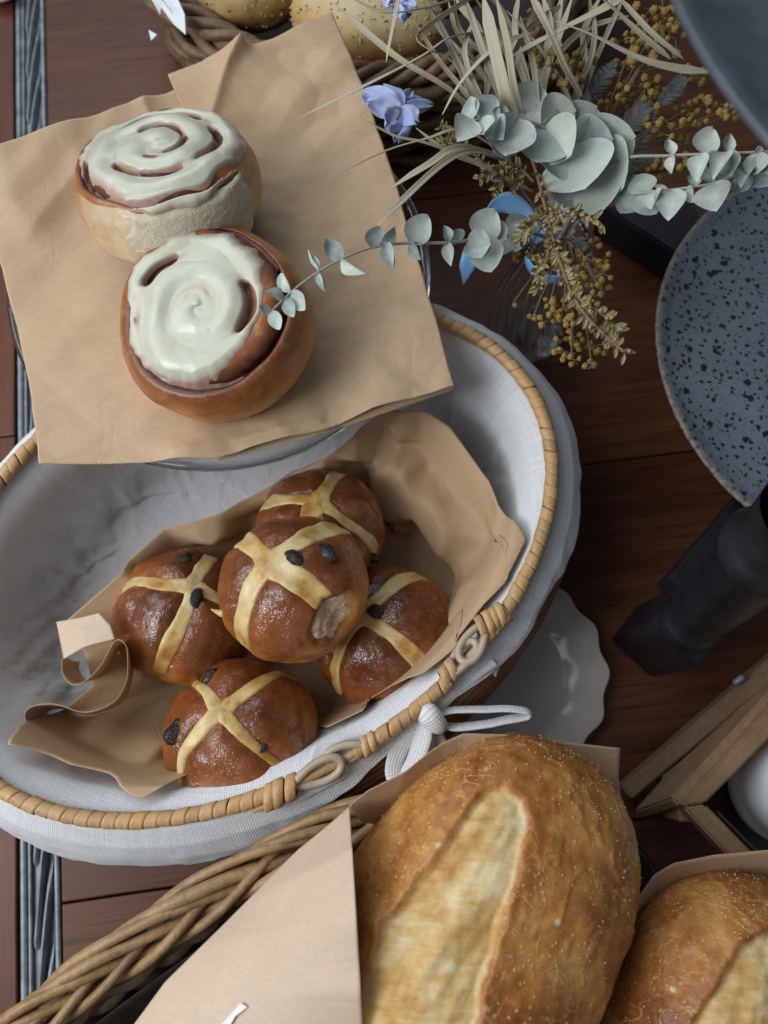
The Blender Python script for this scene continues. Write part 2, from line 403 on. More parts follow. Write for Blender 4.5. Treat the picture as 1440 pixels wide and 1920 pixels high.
def m_platter():
    n = NT('platter_glass'); n.P(Base_Color=(.95, .97, .97, 1), Roughness=.05, IOR=1.18, Transmission_Weight=1.0, Coat_Weight=1.0, Coat_Roughness=.03, Coat_IOR=1.6)
    return n.m
M = {}
M['platter'] = m_platter()
M['table'] = m_table('table_wood', (.042, .0130, .0052), (.100, .034, .0135), (.18, .070, .029), 'x')
M['border'] = m_table('border_wood', (.05, .012, .006), (.11, .030, .013), (.17, .055, .025), 'y')
M['trim'] = simple('trim_pewter', (.20, .225, .255), .36, .3, 90, .3, .0008, Metallic=.0, Specular_IOR_Level=.7)
M['kraft'] = m_kraft('kraft_paper')
M['kraft2'] = m_kraft('kraft_paper_basket', (.48, .325, .19))
M['kraft3'] = m_kraft('kraft_paper_pale', (.60, .455, .335))
M['linen'] = m_linen('linen_cloth')
M['bun'] = m_bun(); M['cross'] = m_cross()
M['buncrumb'] = m_crumb('bun_crumb', (.54, .35, .22), (.76, .57, .40))
M['rollcrumb'] = m_crumb('roll_crumb', (.60, .51, .36), (.74, .66, .51))
M['raisin'] = simple('raisin', (.012, .006, .006), .3, .4, 300, .8, .0015, Coat_Weight=.25, Coat_Roughness=.1)
M['roll'] = m_roll(); M['frost'] = m_frost(); M['loaf'] = m_loaf(); M['stone'] = m_stone()
M['cane'] = m_wicker('cane_wrap', (.42, .25, .11), (.55, .36, .18), (.66, .47, .27))
M['loop'] = simple('bent_cane', (.42, .33, .24), .38, .1, 70, .2)
M['coil'] = m_wicker('coiled_reed', (.16, .065, .026), (.26, .115, .048), (.36, .18, .08))
M['willow'] = m_wicker('willow_rod', (.17, .10, .045), (.33, .21, .10), (.50, .35, .18))
M['darkwillow'] = m_wicker('dark_willow_rod', (.075, .045, .028), (.17, .105, .06), (.36, .22, .10))
M['inside'] = simple('basket_inside', (.022, .014, .012), .6)
M['ceramic'] = simple('white_ceramic', (.50, .46, .43), .16, .04, 20, .05)
M['cup'] = simple('white_glaze', (.82, .85, .88), .2, .03, 20, .05)
M['beech'] = m_wicker('beech_wood', (.20, .125, .075), (.29, .19, .115), (.37, .25, .16))
M['black'] = simple('black_wood', (.009, .009, .012), .42, .3, 60, .3)
M['blackplinth'] = M['black']
M['glass'] = m_glass()
M['euc'] = m_leaf('eucalyptus_leaf', (.27, .33, .325), (.48, .53, .47))
M['stem'] = simple('pale_stem', (.34, .32, .28), .6)
M['twig'] = simple('brown_twig', (.20, .13, .07), .7)
M['grass'] = m_leaf('dry_grass', (.25, .23, .155), (.37, .34, .245))
M['heath'] = m_leaf('heath_leaf', (.16, .145, .065), (.30, .25, .11))
M['bud'] = simple('pink_bud', (.42, .27, .22), .6)
M['wattle'] = simple('wattle_blossom', (.50, .33, .085), .85, .25, 300, .8, .001)
M['feather'] = m_leaf('grey_feather_leaf', (.13, .15, .16), (.20, .22, .22))
M['slate'] = simple('dark_slate_glaze', (.060, .075, .095), .35, .2, 60, .1)
M['petal'] = m_leaf('blue_petal', (.20, .26, .50), (.42, .48, .68))
M['ribbon'] = simple('blue_ribbon', (.20, .42, .72), .4, .05, 400, .3)
M['tag'] = simple('white_card', (.70, .74, .76), .6, .03)
M['seedbread'] = None
M['seed_black'] = simple('black_seed', (.02, .02, .02), .5)
M['seed_pale'] = simple('pale_seed', (.55, .45, .28), .5)

# ================================================================== SETTING: the table
TA = rad(7.7); UX = np.array([math.cos(TA), math.sin(TA), 0]); VX = np.array([-math.sin(TA), math.cos(TA), 0])
def uv_(px_, py_): p = at(px_, py_, 0); return p@UX, p@VX
def W(u, v, z=0): return UX*u+VX*v+np.array([0, 0, z])
u0 = uv_(34, 1700)[0]; u1 = uv_(113, 1700)[0]
table = empty('tabletop', (0, 0, -.03)); table['kind'] = 'structure'
joints = [-.66, -.296, -.0697, .157, .384, .62, .90, 1.25]
for i in range(len(joints)-1):
    v0, v1 = joints[i]+.0006, joints[i+1]-.0006
    box('plank', (1.3, v1-v0, .03), M['table'], table, .0009, W((u1+.001)+.65, (v0+v1)/2, -.015), TA)
for v0, v1 in ((-.7, -.33), (-.3295, .2305), (.2315, 1.25)):
    box('border_plank', (.34, v1-v0, .03), M['border'], table, .0009, W(u0-.001-.17, (v0+v1)/2, -.015), TA)
sw = u1-u0
box('trim_bed', (sw, 1.9, .02), M['trim'], table, 0, W((u0+u1)/2, .28, -.0145), TA)
for uu, ww in ((u0+.0026, .0022), (u0+.0062, .0012), (u1-.0022, .0019)):
    pth = np.array([W(uu, v, -.0022) for v in np.linspace(-.65, 1.2, 40)])
    tube('trim_bead', pth, ww, M['trim'], table, 8)
# carved twist, one leaf repeated
pit = .0455; cu = (u0+.0085+u1-.0045)/2; hw = (u1-.0045-u0-.0085)/2
ss = np.linspace(0, 1, 17); tt = np.linspace(-1, 1, 11)
S_, T_ = np.meshgrid(ss, tt, indexing='ij')
lx = (S_-.5)*2*hw*.98; ly = (S_-.5)*pit*1.05+.35*pit*np.sin((S_-.5)*math.pi)+T_*pit*.47*np.sin(np.clip(S_*.92+.04, 0, 1)*math.pi)**.45
lz = -.0055+.0080*np.sqrt(np.clip(1-T_**2, 0, 1))*(.55+.45*np.sin(S_*math.pi))*(1-.35*T_)
LP = np.stack([lx, ly, lz], -1); me_leaf = None
for k in range(-14, 26):
    if me_leaf is None:
        o = grid_obj('carved_twist', LP, M['trim'], table, flip=True); me_leaf = o.data
    else: o = link(bpy.data.objects.new('carved_twist', me_leaf), table)
    o.location = W(cu, k*pit); o.rotation_euler = (0, 0, TA)

# ================================================================== oval linen-lined basket
BC = np.array([-.0713, .0993, 0]); BA = rad(32); EA, EB = .1768, .1221; RZ = .100
CB, SB = math.cos(BA), math.sin(BA)
def ell(t, k=1.0, off=0.0, z=0.0):
    t, k, off, z = np.broadcast_arrays(np.asarray(t, float), k, off, z)
    x = EA*np.cos(t); y = EB*np.sin(t); nx = np.cos(t)/EA; ny = np.sin(t)/EB; l = np.hypot(nx, ny)
    x = x*k+nx/l*off; y = y*k+ny/l*off
    return np.stack([BC[0]+CB*x-SB*y, BC[1]+SB*x+CB*y, z], -1)
_ts = np.linspace(0, 2*math.pi, 1441)[:-1]; _pp = proj(ell(_ts, 1, 0, RZ))
def t_of(px_, py_): return _ts[np.argmin(np.hypot(_pp[:, 0]-px_, _pp[:, 1]-py_))]
bk = tag(empty('oval_basket', ell(0, 0, 0, 0)), 'oval reed basket with cane wrapped rim holding the hot cross buns', 'basket')
# coiled reed wall: scalloped profile
out = [(-.040, .0), (-.012, .008), (.010, .026), (.0205, .048), (.021, .066), (.013, .084), (.003, .0945)]
po = resample([(a, b, 0) for a, b in out], 120)[:, :2]
nrm = np.gradient(po, axis=0); nrm = np.stack([nrm[:, 1], -nrm[:, 0]], 1)/np.linalg.norm(nrm, axis=1)[:, None]
sc = .0011*np.abs(np.sin(np.arange(120)/119*math.pi*26))
po = po+nrm*sc[:, None]
t = np.linspace(0, 2*math.pi, 220, endpoint=False)
P = np.stack([ell(t, 1, q[0], q[1]) for q in po]); 
inn = [(1, -.004, .0945), (1, -.010, .085), (1, -.013, .06), (.93, -.012, .03), (.83, -.01, .012), (.5, 0, .008), (.02, 0, .007)]
P = np.concatenate([P, np.stack([ell(t, *q) for q in inn])])
grid_obj('coiled_wall', P, M['coil'], bk, cv=True, flip=True)
# wavy braid round the foot of the wall
tb = np.linspace(0, 2*math.pi, 720, endpoint=False)
for ph in (0, math.pi):
    pb = ell(tb, 1, .0195+.0022*np.sin(tb*90+ph), .036+.0020*np.cos(tb*90+ph))
    tube('braid_strand', pb, .0017, M['coil'], bk, 6, closed=True)
# wrapped rim
gaps = [(t_of(560, 1474), t_of(672, 1402)), (t_of(842, 1262), t_of(898, 1180))]
tube('rim_core', ell(np.linspace(0, 2*math.pi, 200, endpoint=False), 1, 0, RZ), .0026, M['cane'], bk, 8, closed=True)
rc = bk.children[-1]
fine = np.linspace(0, 2*math.pi, 4001); pf = ell(fine, 1, 0, RZ); sl = np.r_[0, np.cumsum(np.linalg.norm(np.diff(pf, axis=0), axis=1))]
wp = .0066; nw = int(sl[-1]/wp); wp = sl[-1]/nw
aa = np.linspace(0, 2*math.pi, 14, endpoint=False); xs = np.array([-.52, -.48, -.30, 0, .30, .46, .50])*wp; rr = np.array([.0035, .0039, .00395, .0040, .00395, .0039, .0035])
Pw = np.stack([np.stack([x+.0016*np.cos(aa+.6), r*np.cos(aa), r*np.sin(aa)], -1) for x, r in zip(xs, rr)])
wm = None
def ingap(tq):
    for a, b in gaps:
        lo, hi = min(a, b), max(a, b)
        if lo <= tq <= hi: return True
    return False
for i in range(nw):
    tq = float(np.interp((i+.5)*wp, sl, fine))
    if ingap(tq): continue
    if wm is None: o = grid_obj('cane_wrap', Pw, M['cane'], rc, cv=True, flip=True); wm = o.data
    else: o = link(bpy.data.objects.new('cane_wrap', wm), rc)
    p = ell(tq, 1, 0, RZ); q = ell(tq+.004, 1, 0, RZ); d = q-p
    o.location = p; o.rotation_euler = (random.uniform(-.4, .4), random.uniform(-.03, .03), math.atan2(d[1], d[0])+random.uniform(-.09, .09))
    s_ = random.uniform(.95, 1.07); o.scale = (1, s_, s_)
# interlocked loops and their bindings
def tear(px0, px1, wid, z0, z1, lift, name='cane_loop', r=.0021):
    a = at(*px0, z0); b = at(*px1, z1); d = b-a; n = np.cross([0, 0, 1], d); n /= np.linalg.norm(n)
    th = np.linspace(0, 2*math.pi, 48, endpoint=False)
    u = (1-np.cos(th))/2; v = np.sin(th)*np.sin(th/2)**.9
    pth = a+u[:, None]*d+v[:, None]*n*wid+np.array([0, 0, 1])*(lift*np.sin(th))[:, None]
    return tube(name, pth, r, M['loop'], bk, 10, closed=True)
tear((548, 1474), (640, 1428), .0062, .1015, .103, .0018); tear((690, 1398), (612, 1424), .0050, .1015, .101, -.0018)
tear((910, 1166), (868, 1240), .0064, .1015, .103, .0018); tear((836, 1272), (890, 1204), .0050, .1015, .101, -.0018)
def binding(px0, px1, n, r, z=.101):
    a = at(*px0, z); b = at(*px1, z); d = (b-a)/np.linalg.norm(b-a); s = np.cross([0, 0, 1], d)
    for k in range(n):
        c = a+(b-a)*(k+.5)/n; th = np.linspace(0, 2*math.pi, 20, endpoint=False)
        L = np.linalg.norm(b-a)/n
        R = r*random.uniform(.94, 1.06); sh = random.uniform(-.25, .25)*L
        P = [c+(x+sh*math.cos(1))*d*1.0+(np.cos(th)[:, None]*s+np.sin(th)[:, None]*np.array([0, 0, .82]))*R*f+(np.cos(th)*L*.35)[:, None]*d for x, f in ((-.5*L, .86), (-.38*L, 1), (.38*L, 1), (.5*L, .86))]
        grid_obj('binding_wrap', np.array(P), M['cane'], rc, cv=True, flip=True)
binding((494, 1499), (556, 1472), 3, .0066); binding((680, 1404), (704, 1386), 2, .0050)
binding((945, 1148), (896, 1182), 4, .0064); binding((852, 1250), (828, 1276), 2, .0052)
tube('cane_tail', px([(520, 1500, .1), (500, 1507, .099), (474, 1516, .097)]), .0024, M['cane'], rc, 10)
tube('cane_tail', px([(925, 1170, .103), (945, 1163, .103), (958, 1158, .102)]), .0020, M['cane'], rc, 10)

# ------------------------------------------------------------------ linen liner
ln = tag(empty('linen_liner', ell(0, 0, 0, .012)), 'white linen liner folded over the oval basket rim and tied with a bow', 'cloth')
ovt = [((300, 1548), .044), ((100, 1505), .047), ((0, 1460), .046), ((420, 1530), .034), ((520, 1490), .024), ((600, 1450), .016), ((680, 1395), .011), ((760, 1330), .008), ((830, 1270), .008), ((880, 1205), .013), ((905, 1168), .018), ((985, 1080), .019),
       ((1035, 980), .027), ((1052, 900), .027), ((1020, 790), .030), ((950, 690), .026), ((820, 600), .024), ((600, 620), .024), ((300, 690), .024), ((75, 828), .03), ((0, 890), .035), ((-60, 1150), .045)]
tl = np.array([t_of(*q[0]) for q in ovt]); ol = np.array([q[1] for q in ovt]); i_ = np.argsort(tl); tl = tl[i_]; ol = ol[i_]
def over(tq): return np.interp(tq, np.r_[tl-2*math.pi, tl, tl+2*math.pi], np.tile(ol, 3))
nt = 520; t = np.linspace(0, 2*math.pi, nt, endpoint=False)
ov = over(t)+.0022*fbm(np.stack([np.cos(t), np.sin(t), 0*t], -1), 6, 3, 5)
prof_in = [(.02, 0, .0105), (.45, 0, .0115), (.80, -.006, .017), (.90, -.010, .032), (.965, -.0115, .058), (1, -.0125, .082), (1, -.008, .0935), (1, -.0035, .0958)]
rows = []; vcoord = []
pin = resample(prof_in, 74)
for q in pin: rows.append(ell(t, q[0], q[1], q[2]))
hang = np.array([(0, .0956), (.0045, .0948), (.0125, .0885), (.0185, .079), (.0235, .066), (.0265, .050), (.028, .034)])
hs = np.r_[0, np.cumsum(np.linalg.norm(np.diff(hang, axis=0), axis=1))]
NO = 34
for j in range(1, NO):
    s = ov*j/(NO-1)
    rows.append(ell(t, 1, np.interp(s, hs, hang[:, 0])+.0012, np.interp(s, hs, hang[:, 1])+.0004))
P = np.array(rows)
vv = np.zeros(P.shape[:2]); vv[1:] = np.cumsum(np.linalg.norm(np.diff(P, axis=0), axis=2), 0)
circ = np.linspace(0, .96, nt)[None].repeat(len(P), 0)
UVl = np.stack([circ, vv], -1)
# wrinkles: long soft folds inside, small pleats outside
q3 = np.stack([np.cos(t)[None].repeat(len(P), 0)*1.6, np.sin(t)[None].repeat(len(P), 0)*1.6, vv*9], -1)
wr = fbm(P, 17, 3, 21); wa = circ+vv*.8; wb_ = circ-vv*1.1
seam = sstep(0, .05, circ)*(1-sstep(.91, .96, circ))
wr2 = fbm(np.stack([wa*11, wb_*42, 0*wa], -1), 1, 3, 33)*seam+(1-seam)*.5; wr3 = fbm(np.stack([wa*60, wb_*16, 0*wa+4], -1), 1, 3, 37)*seam+(1-seam)*.5
fold = 1-np.abs(wr2)*2.4
inside = np.zeros(P.shape[:2]); inside[:74] = sstep(.08, .35, np.linspace(0, 1, 74))[:, None]*(1-sstep(.88, 1, np.linspace(0, 1, 74)))[:, None]
outs = np.zeros(P.shape[:2]); outs[74:] = np.linspace(0, 1, NO-1)[:, None]
nrm = ell(t, 1, 1, 0)-ell(t, 1, 0, 0)
P = P-nrm[None]*((.0060*(wr+.35)+.0036*np.clip(fold, 0, 1)**2+.0024*np.clip(1-np.abs(wr3)*2.6, 0, 1)**2+.0008*fbm(P, 70, 3, 71))*inside)[..., None]
P = P+nrm[None]*((.0026*(fbm(q3, 5, 3, 8)+.3)*outs))[..., None]
linen = grid_obj('liner_sheet', P, M['linen'], ln, cv=True, uv=UVl, thick=.0007)
# inner fold peeking over the rim beside the loops, ragged corner by the other loop
def sheet(name, poly, mat, parent, n=24, wob=.001, thick=.0006, seed=3, uvs=True):
    P = coons(px(poly[0]), px(poly[1]), px(poly[2]), px(poly[3]), n, n)
    u, v = np.meshgrid(np.linspace(0, 1, n), np.linspace(0, 1, n), indexing='ij')
    P[..., 2] += wob*fbm(P, 60, 3, seed)
    return grid_obj(name, P, mat, parent, uv=np.stack([u, v], -1)*.06, thick=thick)
sheet('turned_corner', ([(575, 1442, .098), (635, 1436, .098), (700, 1385, .099)], [(700, 1385, .099), (690, 1376, .099)], [(588, 1398, .101), (640, 1386, .102), (690, 1376, .1)], [(575, 1442, .098), (588, 1398, .101)]), M['linen'], ln)
sheet('ragged_corner', ([(895, 1232, .096), (930, 1270, .086)], [(930, 1270, .086), (955, 1200, .09)], [(905, 1195, .1), (955, 1200, .09)], [(895, 1232, .096), (905, 1195, .1)]), M['linen'], ln)
# tie: rolled hem running along the wall, knot and bow
def strap(name, pts, w, flat=.35, seed=0, up=(0, 0, 1)):
    p = resample(px(pts), 60); p = p+.0006*np.stack([fbm(p, 80, 2, seed), fbm(p, 80, 2, seed+1), fbm(p, 80, 2, seed+2)], -1)
    n = len(p); P = tube_pts(p, w*(1+.12*fbm(p, 120, 2, seed+5)), 14, flat=flat, up=up)
    L = np.r_[0, np.cumsum(np.linalg.norm(np.diff(p, axis=0), axis=1))]
    uv = np.stack([np.broadcast_to(L[:, None], (n, 14)), np.broadcast_to(np.linspace(0, .02, 14)[None], (n, 14))], -1)
    return grid_obj(name, P, M['linen'], ln, cv=True, uv=uv, flip=True)
strap('rolled_hem', [(560, 1492, .094), (640, 1452, .093), (720, 1400, .092), (790, 1345, .092), (850, 1298, .092), (925, 1240, .092)], .0030, .8, 2)
strap('bow_loop', [(806, 1342, .094), (850, 1332, .094), (920, 1329, .094), (975, 1331, .094), (993, 1337, .093), (975, 1345, .092), (910, 1357, .091), (850, 1364, .091), (806, 1350, .092)], .0036, .30, 4, up=(.1, .9, .45))
strap('bow_loop', [(790, 1350, .094), (765, 1380, .093), (742, 1425, .092), (741, 1455, .091), (762, 1458, .092), (782, 1420, .094), (792, 1385, .095), (796, 1352, .095)], .0046, .30, 6, up=(.5, .3, .8))
strap('bow_tail', [(800, 1350, .092), (806, 1385, .091), (806, 1420, .090), (800, 1452, .089)], .0030, .4, 8)
strap('bow_tail', [(802, 1350, .090), (822, 1385, .088), (840, 1418, .086)], .0032, .3, 11)
kp = resample(px([(778, 1330, .093), (790, 1328, .097), (803, 1340, .099), (818, 1358, .096), (822, 1364, .092)]), 20)
P = tube_pts(kp, .0065*np.sin(np.linspace(.45, math.pi-.45, 20))**.5, 18, flat=.8)
grid_obj('bow_knot', P, M['linen'], ln, cv=True, flip=True, uv=np.stack(np.meshgrid(np.linspace(0, .02, 20), np.linspace(0, .03, 18), indexing='ij'), -1))

# ------------------------------------------------------------------ kraft paper inside the basket
kb = tag(empty('basket_paper', ell(0, 0, 0, .014)), 'crumpled brown kraft paper under the hot cross buns with a curled left edge', 'paper')
bnd = [(905, 1150, .086), (965, 1072, .088), (994, 1012, .089), (918, 905, .083), (842, 800, .078), (800, 772, .076), (735, 757, .074), (610, 852, .066), (575, 866, .056), (400, 958, .058), (310, 990, .062), (112, 1165, .066), (150, 1225, .050), (165, 1290, .046), (100, 1350, .046), (72, 1396, .056), (300, 1486, .068), (380, 1445, .04), (480, 1420, .03), (590, 1375, .03), (690, 1330, .04), (785, 1270, .060), (860, 1210, .078)]
nb = 300; bw = np.array(px(bnd)); bw = lin(np.vstack([bw, bw[:1]]), nb+1)[:-1]
cc = at(560, 1215, .0145); ns = 90
s = np.linspace(0, 1, ns)[:, None]; 
P = np.zeros((ns, nb, 3))
xy = cc[None, None, :2]+(bw[None, :, :2]-cc[:2])*(s[..., None]**.9)
P[..., :2] = xy
P[..., 2] = .0150+(bw[None, :, 2]-.0150)*sstep(.50, 1.08, s)*1.02
cz = crumple(P[..., 0]+P[..., 2]*.4, P[..., 1]*1.0+P[..., 2]*.6, 12, 4, 8, 26)
nn = np.zeros_like(P); nn[..., :2] = (cc[:2]-bw[None, :, :2]); nn[..., :2] /= np.linalg.norm(nn[..., :2], axis=-1)[..., None]; nn[..., 2] = .7
P = P+nn*((np.clip(cz, -.03, .03)*.26*(1-.7*sstep(.8, 1, s))+.0012)*sstep(.05, .35, s))[..., None]
dx = P[..., 0]-BC[0]; dy = P[..., 1]-BC[1]; lx_ = (CB*dx+SB*dy)/EA; ly_ = (-SB*dx+CB*dy)/EB; rho_ = np.hypot(lx_, ly_)
zl = np.interp(rho_+.055, [.02, .45, .76, .83, .886, .914, .945, .976, 1.05], [.0105, .0115, .017, .032, .058, .082, .0935, .0958, .0965])
P[..., 2] = np.maximum(P[..., 2], zl+.0015)
pm = grid_obj('paper_sheet', P, M['kraft2'], kb, cv=True, thick=.0003)
def ribbon(name, top, bot, mat, parent, n=90, m=14, bulge=0, seed=1, thick=.0003):
    a = resample(px(top), n); b = resample(px(bot), n); v = np.linspace(0, 1, m)[None, :, None]
    P = a[:, None]*(1-v)+b[:, None]*v
    P = P+.0008*fbm(P, 50, 3, seed)[..., None]
    return grid_obj(name, P, mat, parent, thick=thick)
ribbon('curled_edge', [(118, 1232, .080), (117, 1262, .080), (134, 1284, .081), (160, 1276, .083), (190, 1245, .086), (216, 1200, .089), (236, 1208, .089), (240, 1240, .088), (236, 1280, .086), (212, 1318, .084), (160, 1336, .082), (100, 1322, .080), (55, 1328, .079), (48, 1352, .078), (80, 1398, .075)],
       [(150, 1240, .045), (150, 1260, .045), (165, 1275, .045), (190, 1265, .045), (210, 1240, .045), (230, 1210, .048), (246, 1215, .048), (250, 1245, .048), (246, 1285, .047), (225, 1320, .045), (170, 1340, .044), (120, 1330, .044), (90, 1335, .044), (85, 1360, .046), (105, 1400, .05)], M['kraft2'], kb)
sheet('folded_flap', ([(120, 1236, .0815), (160, 1212, .0885), (216, 1198, .0895)], [(216, 1198, .0895), (207, 1172, .089), (186, 1150, .086)], [(106, 1166, .077), (150, 1158, .084), (186, 1150, .086)], [(120, 1236, .0815), (112, 1200, .082), (106, 1166, .077)]), M['kraft3'], kb, 26, .0012, .0003)

# ================================================================== hot cross buns
def nz(v): v = np.asarray(v, float); return v/np.linalg.norm(v)
def rub(name, c, r, sc, mat, parent, seed, n=14, m=18, amp=.25, k=2.2, frame=None):
    """small lumpy blob"""
    ps = np.linspace(0, math.pi, n); ph = np.linspace(0, 2*math.pi, m, endpoint=False)
    A, B = np.meshgrid(ps, ph, indexing='ij'); D = np.stack([np.sin(A)*np.cos(B), np.sin(A)*np.sin(B), np.cos(A)], -1)
    rr = r*(1+amp*fbm(D, k, 3, seed)); P = D*rr[..., None]*np.array(sc)
    if frame is not None: P = P@np.array(frame)
    return grid_obj(name, P+np.asarray(c), mat, parent, cv=True, flip=False)
def bun(c_px, z, R, cross, arm, raisins, bite, label, seed, widths=.0046, sq=.86):
    c = at(*c_px, z); n = nz(hit_sphere(*cross, c, R)-c); a = hit_sphere(*arm, c, R)-c
    e1 = nz(a-n*(a@n)); e2 = np.cross(n, e1)
    th = tag(empty('hot_cross_bun', c-np.array([0, 0, R*.8])), label, 'bun', 'hot cross buns in the oval basket')
    bd = None
    if bite is not None:
        h = hit_sphere(bite[0], bite[1], c, R)-c; bd = nz([h@e1, h@e2, h@n]); br = bite[2]
    def lift(D):
        """unit directions in the bun's frame -> world points on the crust"""
        x, y, zz = D[..., 0], D[..., 1], D[..., 2]
        r = R*(1+.075*fbm(D, 1.4, 3, seed)+.012*fbm(D, 5, 3, seed+9))
        top = sstep(-.25, .35, zz)
        d1 = np.abs(y+.03*np.sin(4*x+seed)); d2 = np.abs(x+.03*np.sin(4*y+seed*2)); dd = np.minimum(d1, d2)*R
        r = r-.0030*np.exp(-(dd/.0055)**2)*top+.0010*np.exp(-((dd-.012)/.006)**2)*top
        bm = 0
        if bd is not None:
            ca = np.arccos(np.clip(D@bd, -1, 1)); ca = ca*(1+.30*fbm(D, 5, 2, seed+3))
            bm = 1-sstep(br*.72, br*1.0, ca); r = r-bm*.0045*(.8+.4*fbm(D, 9, 3, seed+4))
        kz = np.where(zz > 0, sq*zz, .62*zz)
        P = (x*r)[..., None]*e1+(y*r)[..., None]*e2+(kz*r)[..., None]*n
        return c+P, bm
    ps = np.linspace(0, math.pi, 90); ph = np.linspace(0, 2*math.pi, 180, endpoint=False)
    A, B = np.meshgrid(ps, ph, indexing='ij'); D = np.stack([np.sin(A)*np.cos(B), np.sin(A)*np.sin(B), np.cos(A)], -1)
    P, bm = lift(D)
    grid_obj('crust', P, M['bun'], th, cv=True, attrs={'hgt': np.clip(D[..., 2]*.6+.45, 0, 1)}, flip=False)
    # piped cross
    VV = []; FF = []; off = 0
    for arm_i in (0, 1):
        al = np.linspace(-1.50, 1.42, 70); q = np.linspace(-1, 1, 15)
        Al, Q = np.meshgrid(al, q, indexing='ij')
        rs = np.random.RandomState(seed*3+arm_i)
        w = widths*(1+.50*fbm(np.stack([al, 0*al+seed, 0*al+arm_i], -1), 2.2, 3, seed+arm_i))*np.clip((1.58-np.abs(al))/.16, 0, 1)**.5
        w = w*(1+.55*np.exp(-(al/.16)**2))
        lat = Q*w[:, None]/R+(.05*fbm(np.stack([al, 0*al+2, 0*al+arm_i*5], -1), 1.6, 2, seed+20))[:, None]
        if arm_i == 0: D = np.stack([np.sin(Al), lat-.03*np.sin(4*np.sin(Al)+seed), np.cos(Al)], -1)
        else: D = np.stack([lat-.03*np.sin(4*np.sin(Al)+seed*2), np.sin(Al), np.cos(Al)], -1)
        D /= np.linalg.norm(D, axis=-1)[..., None]
        Pc, bmc = lift(D)
        out = nz_arr(Pc-c)
        hgt = .0030*np.sqrt(np.clip(1-Q**2, 0, 1))-.0011+.0007*fbm(Pc, 120, 3, seed)
        hgt = hgt*(1-bmc)-.004*bmc
        if arm_i: hgt = hgt+.0001
        Pc = Pc+out*hgt[..., None]
        VV.append(Pc.reshape(-1, 3)); FF += grid_faces(70, 15, off=off); off += 70*15
    FF = [f[::-1] for f in FF]
    mesh_obj('piped_cross', np.vstack(VV), FF, M['cross'], th)
    for k, (rx, ry, rr) in enumerate(raisins):
        h = hit_sphere(rx, ry, c, R)-c; D = nz([h@e1, h@e2, h@n]); p, _ = lift(D)
        rub('raisin', p-nz(p-c)*rr*.10, rr*1.02, (1.15, .8, .62), M['raisin'], th, seed+k*7+60, frame=np.array([e1, e2, n]), amp=.35, k=1.6)
    if bite is not None:
        g1 = nz(np.cross(bd, [0, .3, 1])); g2 = np.cross(bd, g1)
        rr = np.linspace(0, br*1.02, 26); ph = np.linspace(0, 2*math.pi, 60, endpoint=False)
        A, B = np.meshgrid(rr, ph, indexing='ij')
        D = np.cos(A)[..., None]*bd+(np.sin(A)*np.cos(B))[..., None]*g1+(np.sin(A)*np.sin(B))[..., None]*g2
        Pc, bmc = lift(D); out = nz_arr(Pc-c)
        Pc = Pc+out*((.0007+.0016*np.abs(fbm(Pc, 170, 3, seed)))*bmc-.0022*(1-bmc))[..., None]
        grid_obj('torn_crumb', Pc, M['buncrumb'], th, cv=True, flip=False)
    return th
def nz_arr(v): return v/(np.linalg.norm(v, axis=-1)[..., None]+1e-12)
bun((350, 1158), .049, .0405, (366, 1092), (326, 1190), [(372, 1110, .0052), (350, 1042, .0040)], None, 'hot cross bun at the left of the pile beside the curled paper', 3)
bun((452, 1377), .058, .0420, (412, 1318), (350, 1395), [(324, 1366, .0062), (388, 1259, .0045), (490, 1402, .0036)], None, 'dark glazed hot cross bun nearest the front rim with a raisin bulging at its left', 5, .0036)
bun((722, 1192), .049, .0410, (668, 1140), (765, 1222), [(697, 1137, .0050)], (812, 1282, .36), 'hot cross bun at the right of the pile with a torn lower edge', 8, .0050)
bun((600, 998), .052, .0395, (592, 934), (668, 975), [(700, 1045, .004)], None, 'hot cross bun at the back of the pile partly hidden by the top bun', 11, .0048)
tb_ = bun((553, 1106), .0915, .0400, (503, 1042), (585, 1112), [(608, 1028, .0056), (544, 1036, .0046)], (628, 1162, .40), 'topmost hot cross bun with torn crumb showing on its right', 14, .0064)
# little horn of paste at the left edge of the top bun
tube('paste_drip', resample(px([(440, 1140, .098), (420, 1150, .098), (404, 1146, .099), (396, 1142, .100)]), 14), np.linspace(.0042, .0003, 14), M['cross'], tb_, 10)

# ================================================================== glass cake stand + paper + rolls
PC = np.array([-.0946, .2557, 0]); PZ = .1075
gs = tag(empty('glass_cake_stand', (PC[0], PC[1], 0), world=False), 'round clear glass cake stand under the kraft paper and cinnamon rolls', 'cake stand')
R = .121
prof = [(0, PZ-.004), (.018, PZ-.006), (.10, PZ-.006), (.114, PZ-.0055), (.119, PZ-.004), (R, PZ), (R+.0003, PZ+.003), (R-.002, PZ+.0045), (R-.005, PZ+.003), (.112, PZ-.0002), (.10, PZ-.001), (0, PZ-.001)]
lathe('glass_plate', prof, M['platter'], gs, 96)
lathe('glass_stem', [(0, 0.0), (.036, 0.0), (.038, .002), (.036, .004), (.018, .010), (.010, .025), (.008, .06), (.011, .09), (.017, PZ-.0075), (0, PZ-.0072)], M['glass'], gs, 48)

